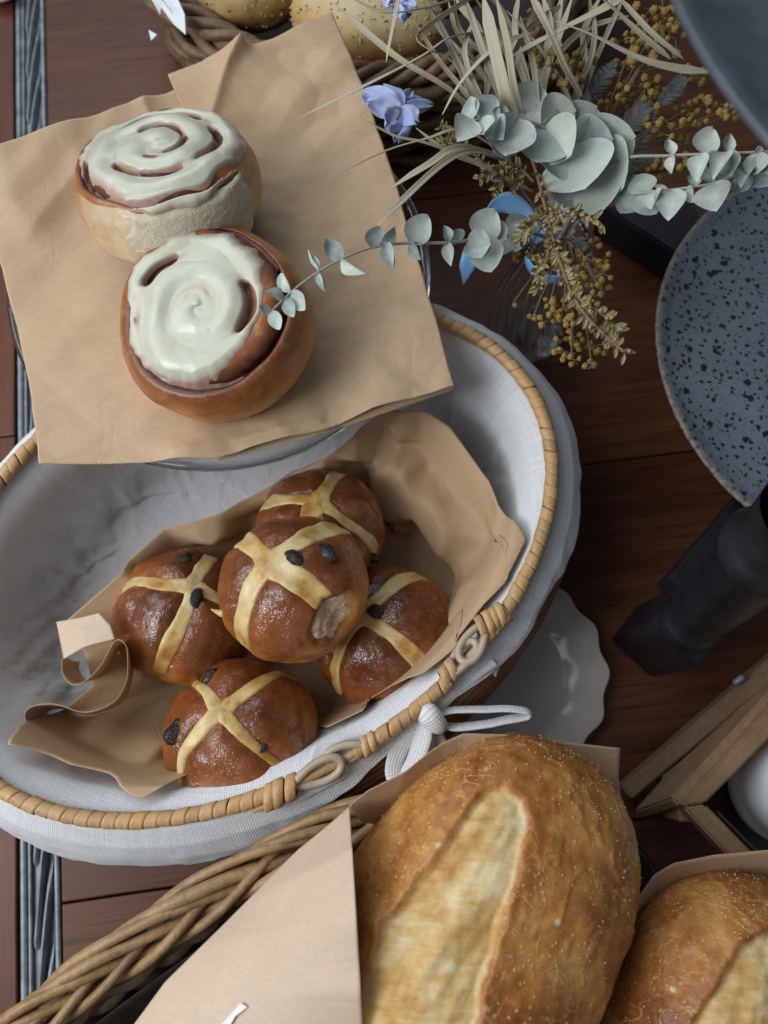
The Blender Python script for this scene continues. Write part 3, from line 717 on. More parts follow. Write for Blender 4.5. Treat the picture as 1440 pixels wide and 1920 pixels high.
tp = tag(empty('paper_sheet', at(400, 520, .112)), 'large creased kraft paper sheet on the glass cake stand under the cinnamon rolls', 'paper')
z0 = .1145
bot = [(78, 873, z0-.001), (250, 866, z0), (405, 862, z0+.001), (480, 838, z0), (600, 807, z0+.001), (700, 768, z0+.003), (852, 722, z0+.006)]
rgt = [(852, 722, z0+.006), (800, 545, z0+.003), (742, 340, z0+.004), (690, 190, z0+.010), (660, 110, z0+.018), (622, 22, z0+.026)]
top = [(-75, 300, z0+.020), (0, 273, z0+.020), (110, 232, z0+.018), (230, 194, z0+.015), (329, 168, z0+.012), (322, 156, z0+.013), (315, 142, z0+.015), (420, 108, z0+.018), (520, 68, z0+.022), (622, 22, z0+.026)]
lft = [(78, 873, z0-.001), (48, 690, z0+.002), (5, 505, z0+.006), (-40, 390, z0+.012), (-75, 300, z0+.020)]
n = 200
P = coons(px(bot), px(rgt), px(top), px(lft), n, n)
pp = proj(P)
# keep the middle flat on the glass
d = np.hypot(P[..., 0]-PC[0], P[..., 1]-PC[1]); fl = sstep(.085, .125, d)
P[..., 2] = z0+(P[..., 2]-z0)*fl
cz = crumple(P[..., 0], P[..., 1], 12, 11, 12, 34); cz2 = crumple(P[..., 0], P[..., 1], 8, 31, 40, 90)
P[..., 2] += np.maximum(cz*.042*(.45+.55*fl)+cz2*.020, -.0022)+.0006
# the folded ridge at the back: a pleat running from the notch in the edge towards the upper roll
def segd(p, a, b):
    a = np.array(a, float); b = np.array(b, float); t = np.clip(((p-a)@(b-a))/((b-a)@(b-a)), 0, 1); q = a+t[..., None]*(b-a)
    return np.hypot(*(p-q).transpose(2, 0, 1)), t
ab = ((458, 95), (392, 212))
dd, tt_ = segd(pp, *ab); side = (pp[..., 0]-ab[0][0])*(ab[1][1]-ab[0][1])-(pp[..., 1]-ab[0][1])*(ab[1][0]-ab[0][0])
h = np.where(side > 0, np.exp(-(dd/9)), np.exp(-(dd/46)))*(.30+.7*(1-tt_))
P[..., 2] += .0115*h
dd, tt_ = segd(pp, (270, 190), (285, 225)); P[..., 2] += .004*np.exp(-(dd/26)**1.0)
dd, tt_ = segd(pp, (30, 470), (150, 300)); P[..., 2] += .0042*np.exp(-(dd/40)**1.3)*sstep(0, .3, tt_)
dd, tt_ = segd(pp, (330, 850), (600, 790)); P[..., 2] += .0020*np.exp(-(dd/14))
grid_obj('kraft_sheet', P, M['kraft'], tp, thick=.00035)
P2 = coons(px([(400, 866, z0-.004), (600, 816, z0-.004), (848, 732, z0-.002)]), px([(848, 732, z0-.002), (852, 722, z0+.002), (846, 700, z0+.001)]), px([(420, 800, z0-.003), (600, 770, z0-.003), (846, 700, z0+.001)]), px([(400, 866, z0-.004), (420, 800, z0-.003)]), 50, 14)
grid_obj('folded_under_edge', P2, M['kraft'], tp, thick=.0003)

def cinnamon_roll(base, R, h, tilt, spin, seed, rm_fun, label, name='cinnamon_roll', N=3.35, tearing=None, holes=.32):
    th = tag(empty(name, base, world=False), label, 'cinnamon roll', 'iced cinnamon rolls on the kraft paper')
    th.rotation_euler = Matrix.Rotation(tilt[2], 4, Vector((tilt[0], tilt[1], 0)).normalized()).to_euler()
    p = (R-.0035)/(N-1); TH = 2*math.pi*N
    def rout(q):
        r = .0035+p*q/(2*math.pi); k = 3.0
        r = np.minimum(r, R)
        return np.where(q < 0, np.clip(.0035+p*q/(2*math.pi), .0002, None), r)
    def H(r): return h*(.84+.16*np.clip(1-(r/R)**2, -1, 1))
    def bulge(z): return 1+.075*np.sin(math.pi*np.clip(z/(h*.9), 0, 1))**.8
    nt_ = 420; q = np.linspace(.25, TH, nt_); rows = []; cin = []; hg = []
    wob = 1+.06*fbm(np.stack([np.cos(q), np.sin(q), 0*q+1], -1), 1.1, 3, seed)
    ks = np.linspace(0, 1, 13)
    for i, th_ in enumerate(q):
        ro = float(rout(th_)); ri = float(rout(th_-2*math.pi)); ri = max(ri, .0003); ro = max(ro, ri+.0004); w_ = ro-ri
        pr = []; cc_ = []
        for zf in (.0, .35, .6, .78):
            pr.append((ri+w_*.08, H(ri)*zf)); cc_.append(1)
        for k in ks:
            x = ri+w_*(.08+.84*k); e = math.sin(math.pi*(.06+.88*k))**.55
            pr.append((x, H(x)*.90+.0058*e*min(1, w_/.008))); cc_.append(float(np.clip(1.25-3.4*min(k, 1-k), 0, 1)) if th_ < TH-2*math.pi else float(np.clip(1.55-2.1*k, 0, 1)))
        outer = th_ > TH-2*math.pi
        for zf in (.80, .66, .5, .34, .18, .06, .0):
            z = H(ro)*zf
            if outer: pr.append((ro*float(bulge(z)) - (.004 if zf < .05 else .0015 if zf < .1 else 0), z)); cc_.append(0)
            else: pr.append((ri+w_*.92, z)); cc_.append(1)
        rows.append([(x*wob[i]*math.cos(th_+spin), x*wob[i]*math.sin(th_+spin), z) for x, z in pr]); cin.append(cc_); hg.append([z/h for x, z in pr])
    P = np.array(rows)
    if tearing:
        da_ = np.arctan2(P[..., 1], P[..., 0])-(tearing[0]-.25); da_ = np.arctan2(np.sin(da_), np.cos(da_)); pale_ = np.exp(-(da_/1.25)**4)*.8*(P[..., 2] < .8*h)*(np.array(cin) < .5)*sstep(-.5, .1, fbm(P, 45, 3, seed+90)+.25*(1-P[..., 2]/h))
    else: pale_ = np.zeros(P.shape[:2])
    P = P+.0007*fbm(P, 70, 3, seed)[..., None]+.0016*fbm(P, 26, 3, seed+77)[..., None]*np.array([1, 1, .6])
    grid_obj('dough_coil', P, M['roll'], th, attrs={'cin': np.array(cin), 'hgt': np.array(hg), 'pale': pale_}, flip=True)
    # frosting
    nr, na = 120, 260
    rho = np.linspace(0, 1.5*R, nr); an = np.linspace(0, 2*math.pi, na, endpoint=False)
    RR, AA = np.meshgrid(rho, an, indexing='ij'); D = np.stack([RR*np.cos(AA), RR*np.sin(AA), 0*RR], -1)
    over_ = np.clip(RR-R*.97, 0, None)
    rt = np.minimum(RR, R*.97)
    zt = H(rt)*.90+.0050
    # round shoulder then wall
    ang = np.clip(over_/.006, 0, math.pi/2)
    rs_ = rt+.006*np.sin(ang)*.85; zs = zt-.006*(1-np.cos(ang))-np.clip(over_-.006*math.pi/2, 0, None)
    rs_ = np.where(over_ > .006*math.pi/2, R*bulge(zs)*1.012, rs_)
    wobA = 1+.06*fbm(np.stack([np.cos(an-spin), np.sin(an-spin), an*0+1], -1), 1.1, 3, seed)
    rs_ = rs_*wobA[None]
    up = np.cos(ang); ou = np.sin(ang)
    rm = np.array([rm_fun(a) for a in an])*R*(1+.055*fbm(np.stack([np.cos(an)*2, np.sin(an)*2, 0*an], -1), 1.6, 3, seed+5)+.03*fbm(np.stack([np.cos(an)*6, np.sin(an)*6, 0*an], -1), 1.5, 2, seed+6))
    e = (rm[None]-RR)/(.10*R)
    wd_ = .0034*np.stack([fbm(D, 45, 2, seed+41), fbm(D, 45, 2, seed+42)], -1); RW = np.hypot(D[..., 0]+wd_[..., 0], D[..., 1]+wd_[..., 1])
    phs = (RW/p-(AA-spin)/(2*math.pi)-.0035/p); ph = phs-np.floor(phs)          # 0 / 1 = groove
    groove = np.exp(-((np.minimum(ph, 1-ph))/.15)**2)
    nf = fbm(D, 38, 2, seed+8)+.35*(RR/R-.55)
    hole = (.62-groove*sstep(-.38, holes-.22, nf)*1.55)/.35
    hole = np.where(RR < .1*R, 1, hole)
    q_ = np.minimum(e, hole)
    sw_ = fbm(D, 48, 2, seed+12)
    T = .0019+.0010*np.cos(2*math.pi*(ph-.5))+.0018*sw_+.0002*fbm(D, 200, 3, seed+2)
    tk = np.clip(T, .0009, .01)*np.sqrt(np.clip(q_, 0, 1))-.0060*np.clip(-q_, 0, 1)
    P = np.stack([(rs_+tk*ou)*np.cos(AA), (rs_+tk*ou)*np.sin(AA), zs+tk*up-.0004], -1)
    keep = (e > -1.2)
    thin = np.clip(np.maximum(1-q_*1.1, np.exp(-((np.minimum(ph, 1-ph))/.10)**2)*sstep(-.65, .05, nf)), 0, 1)*np.clip(1-sstep(1.0, 1.2, RR/R), 0, 1)*.9
    F = grid_faces(nr, na, False, True); kf = keep.ravel(); F = [f for f in F if kf[list(f)].any()]
    used = sorted(set(i for f in F for i in f)); mp = {a: b for b, a in enumerate(used)}
    mesh_obj('cream_frosting', P.reshape(-1, 3)[used], [tuple(mp[i] for i in f) for f in F], M['frost'], th, True, {'thin': thin.ravel()[used]})
    if tearing:
        a0, da, zc_, dz = tearing
        A_, Z_ = np.meshgrid(np.linspace(a0-da, a0+da, 60), np.linspace(-.1*h, zc_+dz, 44), indexing='ij')
        mk = np.minimum(1-np.abs(A_-a0)/da, (zc_+dz-Z_)/(.35*dz)); nq = fbm(np.stack([A_*8, Z_*300, 0*A_], -1), .35, 3, seed+30); mk = mk*2.0+.5*nq-.25
        Zc = np.clip(Z_, 0.0003, None)
        rr_ = R*bulge(Zc)*1.008*np.interp(A_, an, wobA)+np.clip(mk, -1, .5)*.0014+.0005*fbm(np.stack([A_*30, Z_*900, 0*A_], -1), 1, 4, seed+31)
        rr_ = np.where(mk < 0, rr_-.004*np.clip(-mk, 0, 1), rr_)-np.where(Z_ < 0, .004, 0)
        P = np.stack([rr_*np.cos(A_), rr_*np.sin(A_), Zc], -1)
        grid_obj('torn_crumb', P, M['rollcrumb'], th)
    return th
def rm_lower(a): return .84+.06*math.cos(a-2.4)-.12*max(0, math.cos(a+.55))**2
def rm_upper(a):
    d = math.atan2(math.sin(a+1.15), math.cos(a+1.15))
    e2 = math.atan2(math.sin(a+2.3), math.cos(a+2.3))
    return .94+.20*math.exp(-(d/.55)**2)-.14*math.exp(-(e2/.5)**2)
cinnamon_roll(at(430, 628, z0+.0065), .0470, .043, (1, -.9, rad(14)), rad(-40), 4, rm_lower, 'lower cinnamon roll, its iced top facing the camera, nearest the front of the paper')
cinnamon_roll(at(336, 404, z0+.0150), .0462, .041, (1, .25, rad(-20)), rad(200), 9, rm_upper, 'upper cinnamon roll with icing dripping over a torn white side', tearing=(rad(-62), rad(44), .013, .019))

# ================================================================== loaves
def sdf_poly(p, poly):
    poly = np.asarray(poly, float); d = np.full(p.shape[:-1], 1e9); ins = np.zeros(p.shape[:-1], bool)
    for i in range(len(poly)):
        a = poly[i]; b = poly[(i+1) % len(poly)]
        t = np.clip(((p-a)@(b-a))/((b-a)@(b-a)), 0, 1); q = a+t[..., None]*(b-a)
        d = np.minimum(d, np.hypot(p[..., 0]-q[..., 0], p[..., 1]-q[..., 1]))
        c = ((a[1] > p[..., 1]) != (b[1] > p[..., 1])) & (p[..., 0] < (b[0]-a[0])*(p[..., 1]-a[1])/(b[1]-a[1]+1e-12)+a[0])
        ins ^= c
    return np.where(ins, -d, d)
def loaf(c, ex, ey, A, B, C, slash, seed, label, pw=2.25):
    c = np.asarray(c); ex = nz(ex); ez = nz(np.cross(ex, ey)); ey = np.cross(ez, ex)
    ps = np.linspace(0, math.pi, 240); ph = np.linspace(0, 2*math.pi, 380, endpoint=False)
    S, Q = np.meshgrid(ps, ph, indexing='ij')
    D = np.stack([np.cos(S), np.sin(S)*np.cos(Q), np.sin(S)*np.sin(Q)], -1)
    k = (np.abs(D[..., 0])**pw+np.abs(D[..., 1])**pw+np.abs(D[..., 2])**pw)**(-1/pw); D = D*k[..., None]
    L = D*np.array([A, B, C])
    L[..., 2] = np.where(L[..., 2] < 0, L[..., 2]*.75, L[..., 2])
    L = L*(1+.03*fbm(D, 1.5, 3, seed))[..., None]
    P0 = c+L@np.array([ex, ey, ez])
    N = np.array([ex, ey, ez]); g = D/np.array([A, B, C]); g = nz_arr(g)@N
    pp = proj(P0)
    wobp = np.stack([fbm(P0, 70, 3, seed+1), fbm(P0, 70, 3, seed+2)], -1)*15
    sd = sdf_poly(pp+wobp, slash)/4200.0
    face = sstep(.0, .25, (g*nz_arr(CAM-P0)).sum(-1))
    s_in = sstep(.0022, -.0022, sd+.0016*fbm(P0, 160, 3, seed+15))*face
    edge = np.exp(-((sd-.0006)/.0016)**2)*face
    dsp = (.0024*np.exp(-np.clip(sd, 0, None)/.010)*(1-s_in)-.0018*s_in*np.exp(-np.clip(-sd, 0, None)/.011))*face
    dsp += .0013*fbm(P0, 38, 4, seed+3)+.0006*fbm(P0, 130, 3, seed+4)
    str_ = fbm(np.stack([(P0-c)@ex*18, (P0-c)@ey*90, (P0-c)@ez*60], -1), 1.4, 4, seed+6)
    dsp += s_in*(.0024*str_)
    flk = np.abs(fbm(P0*np.array([1, 1, 1]), 62, 3, seed+7)); dsp += .0006*np.clip(1-flk*9, 0, 1)*(1-s_in)
    P = P0+g*dsp[..., None]
    th = tag(empty('bread_loaf', c-np.array([0, 0, C*.75])), label, 'bread', 'crusty loaves at the front')
    grid_obj('crust', P, M['loaf'], th, cv=True, attrs={'slash': s_in, 'edge': edge*.32}, flip=False)
    # coarse semolina along the crown
    rs = np.random.RandomState(seed); vs = []; fs = []; o_ = 0
    idx = np.argwhere((sd > .004) & (face > .05)); sel = idx[rs.choice(len(idx), 420)]
    oc = np.array([(1, 0, 0), (-1, 0, 0), (0, 1, 0), (0, -1, 0), (0, 0, 1), (0, 0, -1)]); of = [(0, 2, 4), (2, 1, 4), (1, 3, 4), (3, 0, 4), (2, 0, 5), (1, 2, 5), (3, 1, 5), (0, 3, 5)]
    for i, j in sel:
        r = rs.uniform(.00025, .0006); vs.append(P[i, j]+g[i, j]*r*.5+oc*r*rs.uniform(.6, 1.2, (6, 1))); fs += [tuple(x+o_ for x in f) for f in of]; o_ += 6
    so = mesh_obj('semolina_grains', np.vstack(vs), fs, M['seed_pale'], th); so['kind'] = 'stuff'
    return th
ax = at(715, 1960, .125)-at(1010, 1470, .125)
sl1 = [(985, 1498), (940, 1474), (900, 1502), (860, 1545), (812, 1620), (765, 1690), (732, 1718), (722, 1762), (708, 1800), (690, 1850), (672, 1940), (668, 2100), (870, 2100), (890, 1930), (903, 1855), (920, 1780), (944, 1700), (965, 1622), (985, 1570), (993, 1525)]
cl = at(880, 1752, .118)
loaf(cl, ax, np.cross([0, 0, 1], ax), .093, .0605, .050, sl1, 5, 'big golden loaf with a pale split crust standing in the paper wrap')
ax2 = at(1330, 1960, .10)-at(1385, 1700, .10)
sl2 = [(1500, 1735), (1440, 1745), (1388, 1770), (1372, 1800), (1346, 1842), (1322, 1882), (1300, 1932), (1270, 2100), (1600, 2100), (1600, 1735)]
cl2 = at(1372, 1955, .100)
loaf(cl2, ax2, np.cross([0, 0, 1], ax2), .072, .0600, .048, sl2, 12, 'smaller golden loaf cut off by the lower right corner')

# ------------------------------------------------------------------ loaf papers
lp = tag(empty('loaf_wrap', at(700, 1800, .06)), 'pale kraft paper wrapped round the big loaf with a straight front edge', 'paper')
n = 70
P = coons(px([(200, 1990, .118), (440, 2000, .132), (684, 1995, .150)]), px([(684, 1995, .150), (676, 1860, .168), (668, 1720, .172), (660, 1590, .160), (655, 1510, .132)]),
          px([(560, 1592, .120), (610, 1550, .122), (655, 1510, .132)]), px([(200, 1990, .118), (310, 1840, .114), (430, 1722, .115), (560, 1592, .120)]), n, n)
u, v = np.meshgrid(np.linspace(0, 1, n), np.linspace(0, 1, n), indexing='ij')
P[..., 2] += .006*np.sin(u*math.pi)*.6+crumple(P[..., 0], P[..., 1], 8, 77, 8, 22)*.045
grid_obj('front_panel', P, M['kraft3'], lp, thick=.0003)
fp_ = proj(P).reshape(-1, 2); tz = []
for q in ((452, 1880), (464, 1888), (442, 1905), (430, 1926), (408, 1928), (430, 1905)):
    tz.append(at(*q, float(P.reshape(-1, 3)[np.argmin(np.hypot(fp_[:, 0]-q[0], fp_[:, 1]-q[1])), 2])+.0012))
mesh_obj('torn_white_scrap', np.array(tz), [tuple(range(6))], M['tag'], lp, False).modifiers.new('thickness', 'SOLIDIFY').thickness = .0004
P = coons(px([(655, 1512, .130), (676, 1540, .118), (760, 1560, .10), (1000, 1560, .085), (1165, 1500, .095)]), px([(1165, 1500, .095), (1160, 1455, .104), (1163, 1403, .110)]),
          px([(655, 1512, .130), (690, 1484, .135), (760, 1448, .135), (800, 1415, .134), (832, 1393, .132), (870, 1376, .130), (960, 1378, .124), (1060, 1392, .117), (1163, 1403, .110)]), px([(655, 1512, .130), (655, 1511, .1302)]), n, 30)
grid_obj('back_panel', P, M['kraft'], lp, thick=.0003)
lp2 = tag(empty('second_loaf_wrap', at(1330, 1800, .04)), 'brown kraft paper standing behind the smaller loaf', 'paper')
P = coons(px([(1060, 1960, .06), (1130, 1850, .06), (1230, 1790, .06), (1340, 1760, .06), (1500, 1750, .06)]), px([(1500, 1750, .06), (1500, 1590, .112)]),
          px([(1088, 1960, .085), (1118, 1850, .095), (1170, 1740, .105), (1200, 1680, .110), (1228, 1640, .112), (1265, 1618, .112), (1340, 1603, .112), (1500, 1590, .112)]), px([(1060, 1960, .06), (1088, 1960, .085)]), 80, 26)
P += .0010*fbm(P, 30, 3, 3)[..., None]
grid_obj('kraft_sheet', P, M['kraft2'], lp2, thick=.0003)

# ================================================================== willow basket at the front
wb = tag(empty('willow_basket', at(760, 1800, 0)), 'pale willow basket with thick plaited rim at the lower left', 'basket')
cen = resample(px([(-70, 2030, .098), (40, 1935, .099), (130, 1864, .100), (204, 1810, .100), (300, 1742, .101), (420, 1662, .102), (520, 1606, .102), (620, 1560, .101), (760, 1510, .096)]), 240)
T, N_, B_ = frames(cen); Ls = np.r_[0, np.cumsum(np.linalg.norm(np.diff(cen, axis=0), axis=1))]
NS = 7
for i in range(NS):
    ph = 2*math.pi*i/NS; a = Ls/.20*2*math.pi+ph+.35*np.sin(Ls*23+i)
    pth = cen+B_*((.0086+.0010*math.sin(i*2.3))*np.cos(a)+.0012*fbm(np.stack([Ls*30, 0*Ls+i, 0*Ls], -1), 1, 2, i))[:, None]+N_*(.0048*np.sin(2*a)+.001*math.sin(i))[:, None]
    tube('plaited_rod', pth, .0027*(1+.10*fbm(np.stack([Ls*40, 0*Ls+i, 0*Ls], -1), 1, 2, i+9))*random.uniform(.85, 1.12), M['willow'], wb, 10)
for k, (dl, dz, r_) in enumerate(((-.0045, -.008, .0030), (.005, -.009, .0030))):
    pth = cen+B_*(dl+.0012*np.sin(Ls*40+k))[:, None]+N_*dz
    tube('plaited_rod', pth, r_, M['willow'], wb, 10)
inw = np.cross(T, [0, 0, 1]); inw = nz_arr(inw)
sgn = 1 if (inw[120]@(at(760, 1850, .1)-cen[120])) > 0 else -1; inw = inw*sgn
for k in range(11):
    z = .088-.0080*k; o_ = .010+.0022*k
    pth = cen+inw*(o_+.0022*np.sin(Ls/.036*2*math.pi+k*math.pi))[:, None]; pth[:, 2] = z
    tube('wall_rod', pth, .0040, M['darkwillow'], wb, 8)
v = np.linspace(0, 1, 12)[None, :, None]
A_ = cen+inw*.018; A_ = A_.copy(); A_[:, 2] = .085; Bq = cen+inw*.055; Bq[:, 2] = .006
grid_obj('inner_wall', A_[:, None]*(1-v)+Bq[:, None]*v, M['inside'], wb, thick=.001)
# body that carries the loaves (hidden below them)
fl = lathe('basket_floor', [(0, .004), (.95, .004), (1.0, .02), (1.03, .045), (.98, .05), (.93, .03), (.9, .01), (0, .009)], M['inside'], wb, 48)
m = Matrix.Translation(Vector(at(900, 1800, 0)-np.array([0, 0, 0]))) @ Matrix.Rotation(rad(35), 4, 'Z') @ Matrix.Diagonal((.105, .060, 1, 1)); fl.matrix_basis = m

# ================================================================== scalloped saucer beside the basket
sc_c = at(945, 1262, .006)
sa = tag(empty('saucer', (sc_c[0], sc_c[1], 0), world=False), 'white scalloped porcelain plate half under the oval basket', 'plate')
def scal(R, Z, a): 
    f = sstep(.03, .064, R); return R*(1+.022*f*np.cos(a*14)), Z+.0010*f*np.cos(a*14)
lathe('dish', [(0, .003), (.028, .003), (.030, .0), (.034, .0), (.036, .003), (.050, .006), (.0625, .0095), (.0635, .0108), (.0625, .0115), (.050, .0085), (.040, .0062), (.038, .0048), (.0365, .0046), (0, .0046)], M['ceramic'], sa, 140, rfun=scal)

# ================================================================== two-tier stand with speckled plates
def circ3(a, b, c):
    ax_, ay = a[:2]; bx, by = b[:2]; cx, cy = c[:2]; d = 2*(ax_*(by-cy)+bx*(cy-ay)+cx*(ay-by))
    ux = ((ax_**2+ay**2)*(by-cy)+(bx**2+by**2)*(cy-ay)+(cx**2+cy**2)*(ay-by))/d
    uy = ((ax_**2+ay**2)*(cx-bx)+(bx**2+by**2)*(ax_-cx)+(cx**2+cy**2)*(bx-ax_))/d
    return np.array([ux, uy]), math.hypot(ax_-ux, ay-uy)
def stone_plate(c, z, R, label, mat='stone'):
    th = tag(empty('speckled_plate', (c[0], c[1], z), world=False), label, 'plate', 'speckled blue grey plates on the black stand')
    prof = np.array([(0, .004), (R*.55, .004), (R*.60, .0), (R*.66, .0), (R*.70, .005), (R*.90, .0095), (R*.985, .013), (R, .0150), (R-.0008, .0168), (R-.0032, .0168), (R*.93, .0135), (R*.86, .0110), (R*.72, .0085), (R*.4, .0075), (0, .0075)])
    pr = []
    for i in range(len(prof)-1):
        for k in range(4): pr.append(prof[i]*(1-k/4)+prof[i+1]*k/4)
    pr.append(prof[-1]); pr = np.array(pr)
    seg = 180; a = np.linspace(0, 2*math.pi, seg, endpoint=False)
    wob = 1+.006*fbm(np.stack([np.cos(a), np.sin(a), 0*a], -1), 3, 3, 4)
    P = np.stack([pr[:, 0][:, None]*wob*np.cos(a), pr[:, 0][:, None]*wob*np.sin(a), pr[:, 1][:, None]+0*a], -1)
    P[..., 2] += .0006*fbm(P, 40, 2, 8)
    rim = np.exp(-((np.arange(len(pr))-32)/2.6)**2)[:, None]*np.ones(seg); rim = np.clip(rim*1.4, 0, 1)
    grid_obj('glazed_dish', P, M[mat], th, cv=True, attrs={'rim': rim}, flip=True)
    return th
zp = .050
pc, pr_ = circ3(at(1330, 392, zp+.016), at(1230, 620, zp+.016), at(1408, 958, zp+.016)); print('LOWER PLATE', pc, pr_)
stone_plate(pc, zp, pr_, 'large speckled blue grey stoneware plate at the right edge on the lower tier')
zu = .320
uc, ur = circ3(at(1258, 0, zu+.016), at(1352, 142, zu+.016), at(1438, 272, zu+.016)); print('UPPER circle', uc, ur)
a_, b_ = at(1258, 0, zu+.016)[:2], at(1438, 272, zu+.016)[:2]; mid = (a_+b_)/2; dr = b_-a_; nr_ = np.array([dr[1], -dr[0]]); nr_ /= np.linalg.norm(nr_)
if nr_[0] < 0: nr_ = -nr_
RU = .17; hc = np.linalg.norm(dr)/2; uc = mid+nr_*math.sqrt(RU**2-hc**2)
stone_plate(uc, zu, RU, 'dark blue grey plate close to the camera at the upper right corner', 'slate')
st = tag(empty('plate_stand', (pc[0], pc[1], 0)), 'black wooden two tier stand with a turned leg carrying the speckled plates', 'stand')
def turned(name, p, q, prof, mat, parent, seg=28):
    p = np.asarray(p); q = np.asarray(q); d = q-p; L = np.linalg.norm(d); d /= L; s = nz(np.cross(d, [0, 1, 0])); r = np.cross(d, s)
    a = np.linspace(0, 2*math.pi, seg, endpoint=False); P = []
    for t_, rr_ in prof: P.append(p+d*t_*L+rr_*(np.cos(a)[:, None]*s+np.sin(a)[:, None]*r))
    return grid_obj(name, np.array(P), mat, parent, cv=True, flip=True)
def slab(name, quad, thick, mat, parent, bev=.0012):
    """block from four corners of its top face, thick metres deep along its normal"""
    import bmesh
    q = [Vector(at(*x)) if len(x) == 3 else Vector(x) for x in quad]
    nrm_ = (q[2]-q[0]).cross(q[3]-q[1]).normalized()
    if nrm_.z < 0: nrm_ = -nrm_
    bm = bmesh.new(); vs = [bm.verts.new(x) for x in q]+[bm.verts.new(x-nrm_*thick) for x in q]
    for f in ((0, 1, 2, 3), (7, 6, 5, 4), (0, 4, 5, 1), (1, 5, 6, 2), (2, 6, 7, 3), (3, 7, 4, 0)): bm.faces.new([vs[i] for i in f])
    bmesh.ops.recalc_face_normals(bm, faces=bm.faces)
    if bev: bmesh.ops.bevel(bm, geom=bm.edges[:], offset=bev, segments=2, affect='EDGES')
    me = bpy.data.meshes.new(name); bm.to_mesh(me); bm.free(); me.materials.append(mat)
    return link(bpy.data.objects.new(name, me), parent)
slab('leg_block', [(1279, 1092, .078), (1218, 1169, .078), (1312, 1252, .078), (1376, 1172, .078)], .078, M['black'], st, .0015)
pA = at(1290, 1172, .078); pB = at(1520, 965, .205)
turned('turned_leg', pA, pB, [(0, .0135), (.02, .0165), (.05, .0170), (.08, .0158), (.10, .0142), (.13, .0146), (.45, .0172), (.62, .0165), (.66, .0185), (.70, .0215), (.74, .0225), (.78, .0205), (.82, .018), (1.0, .020)], M['black'], st)
rail_a = at(1262, 1108, .060); rail_b = at(1470, 862, .040)
beam('rail', rail_a, rail_b, .016, .018, M['black'], st)
slab('foot_bar', [(1128, 385, .034), (1268, 475, .034), (1400, 560, .034), (1300, 380, .034)], .032, M['black'], st, .0015)
beam('tier_post', (uc[0]+.02, uc[1]-.01, .0), (uc[0]+.02, uc[1]-.01, zu-.001), .018, .018, M['black'], st, up=(0, 1, 0))
beam('plate_rest', (pc[0]-.09, pc[1], zp-.005), (pc[0]+.1, pc[1], zp-.005), .016, .009, M['black'], st)
beam('rest_leg', (pc[0], pc[1], 0), (pc[0], pc[1], zp-.010), .018, .018, M['black'], st, up=(0, 1, 0))

# ================================================================== wooden lantern with a white jar
la = tag(empty('wooden_lantern', at(1400, 1480, 0)), 'square wooden frame holder round the white jar at the right edge', 'holder')
slab('top_bar', [(1278, 1512, .082), (1322, 1507, .082), (1560, 1268, .082), (1560, 1192, .082)], .012, M['beech'], la)
slab('top_bar', [(1281, 1514, .0825), (1324, 1509, .0825), (1470, 1660, .0825), (1424, 1668, .0825)], .012, M['beech'], la)
slab('side_board', [(1203, 1537, .030), (1276, 1513, .076), (1560, 1200, .076), (1266, 1464, .030)], .006, M['beech'], la)
slab('lower_bar', [(1166, 1476, .026), (1186, 1500, .026), (1560, 1184, .026), (1540, 1148, .026)], .014, M['beech'], la)
slab('cross_bar', [(1240, 1456, .0255), (1250, 1475, .0255), (1300, 1440, .0255), (1290, 1420, .0255)], .014, M['beech'], la)
beam('corner_post', at(1290, 1522, .070), at(1290, 1522, .070)*np.array([1, 1, 0]), .010, .010, M['beech'], la, up=(0, 1, 0))
slab('black_tray', [(1330, 1470, .022), (1430, 1620, .022), (1600, 1560, .022), (1560, 1330, .022)], .004, M['black'], la)
slab('glass_pane', [(1345, 1525, .070), (1349, 1522, .070), (1440, 1612, .070), (1436, 1616, .070)], .045, M['glass'], la, 0)
turned('brass_pin', at(1376, 1282, .028), at(1394, 1268, .031), [(0, .0003), (.03, .0017), (.5, .0019), (.97, .0017), (1, .0003)], M['trim'], la, 12)
jc = at(1530, 1480, .065)
jr = tag(empty('white_jar', (jc[0], jc[1], .0225), world=False), 'rounded white glazed jar inside the wooden frame', 'jar')
lathe('jar_body', [(a*1.22, b*1.25) for a, b in [(0, 0), (.020, 0), (.0245, .002), (.0262, .006), (.0262, .012), (.0250, .016), (.0255, .018), (.0262, .030), (.0256, .045), (.0235, .056), (.019, .063), (.010, .067), (0, .068)]], M['cup'], jr, 64)

# ================================================================== ribbed glass vase
vc = at(985, 628, 0)
va_ = tag(empty('glass_vase', (vc[0], vc[1], 0), world=False), 'swirl ribbed clear glass vase holding the dried flowers', 'vase')
def swirl(R, Z, a):
    z = Z[:, :1]; return R*(1+.045*np.cos(14*(a[None]+z*14))*sstep(.001, .01, z)), Z
pv = resample([(.0, .0012, 0), (.018, .001, 0), (.026, .004, 0), (.0285, .014, 0), (.0285, .030, 0), (.026, .050, 0), (.0215, .070, 0), (.0165, .086, 0), (.0145, .096, 0), (.016, .106, 0), (.0185, .112, 0)], 50)[:, :2]
pi_ = np.stack([np.clip(pv[::-1, 0]-.0016, 0, None), np.maximum(pv[::-1, 1], .004)], 1)
lathe('vase_body', np.vstack([pv, pi_]), M['glass'], va_, 168, rfun=swirl)
VT = np.array([vc[0], vc[1], .112])                       # mouth of the vase
rb = tag(empty('blue_ribbon', (vc[0], vc[1], .095)), 'pale blue satin ribbon tied round the neck of the vase', 'ribbon')
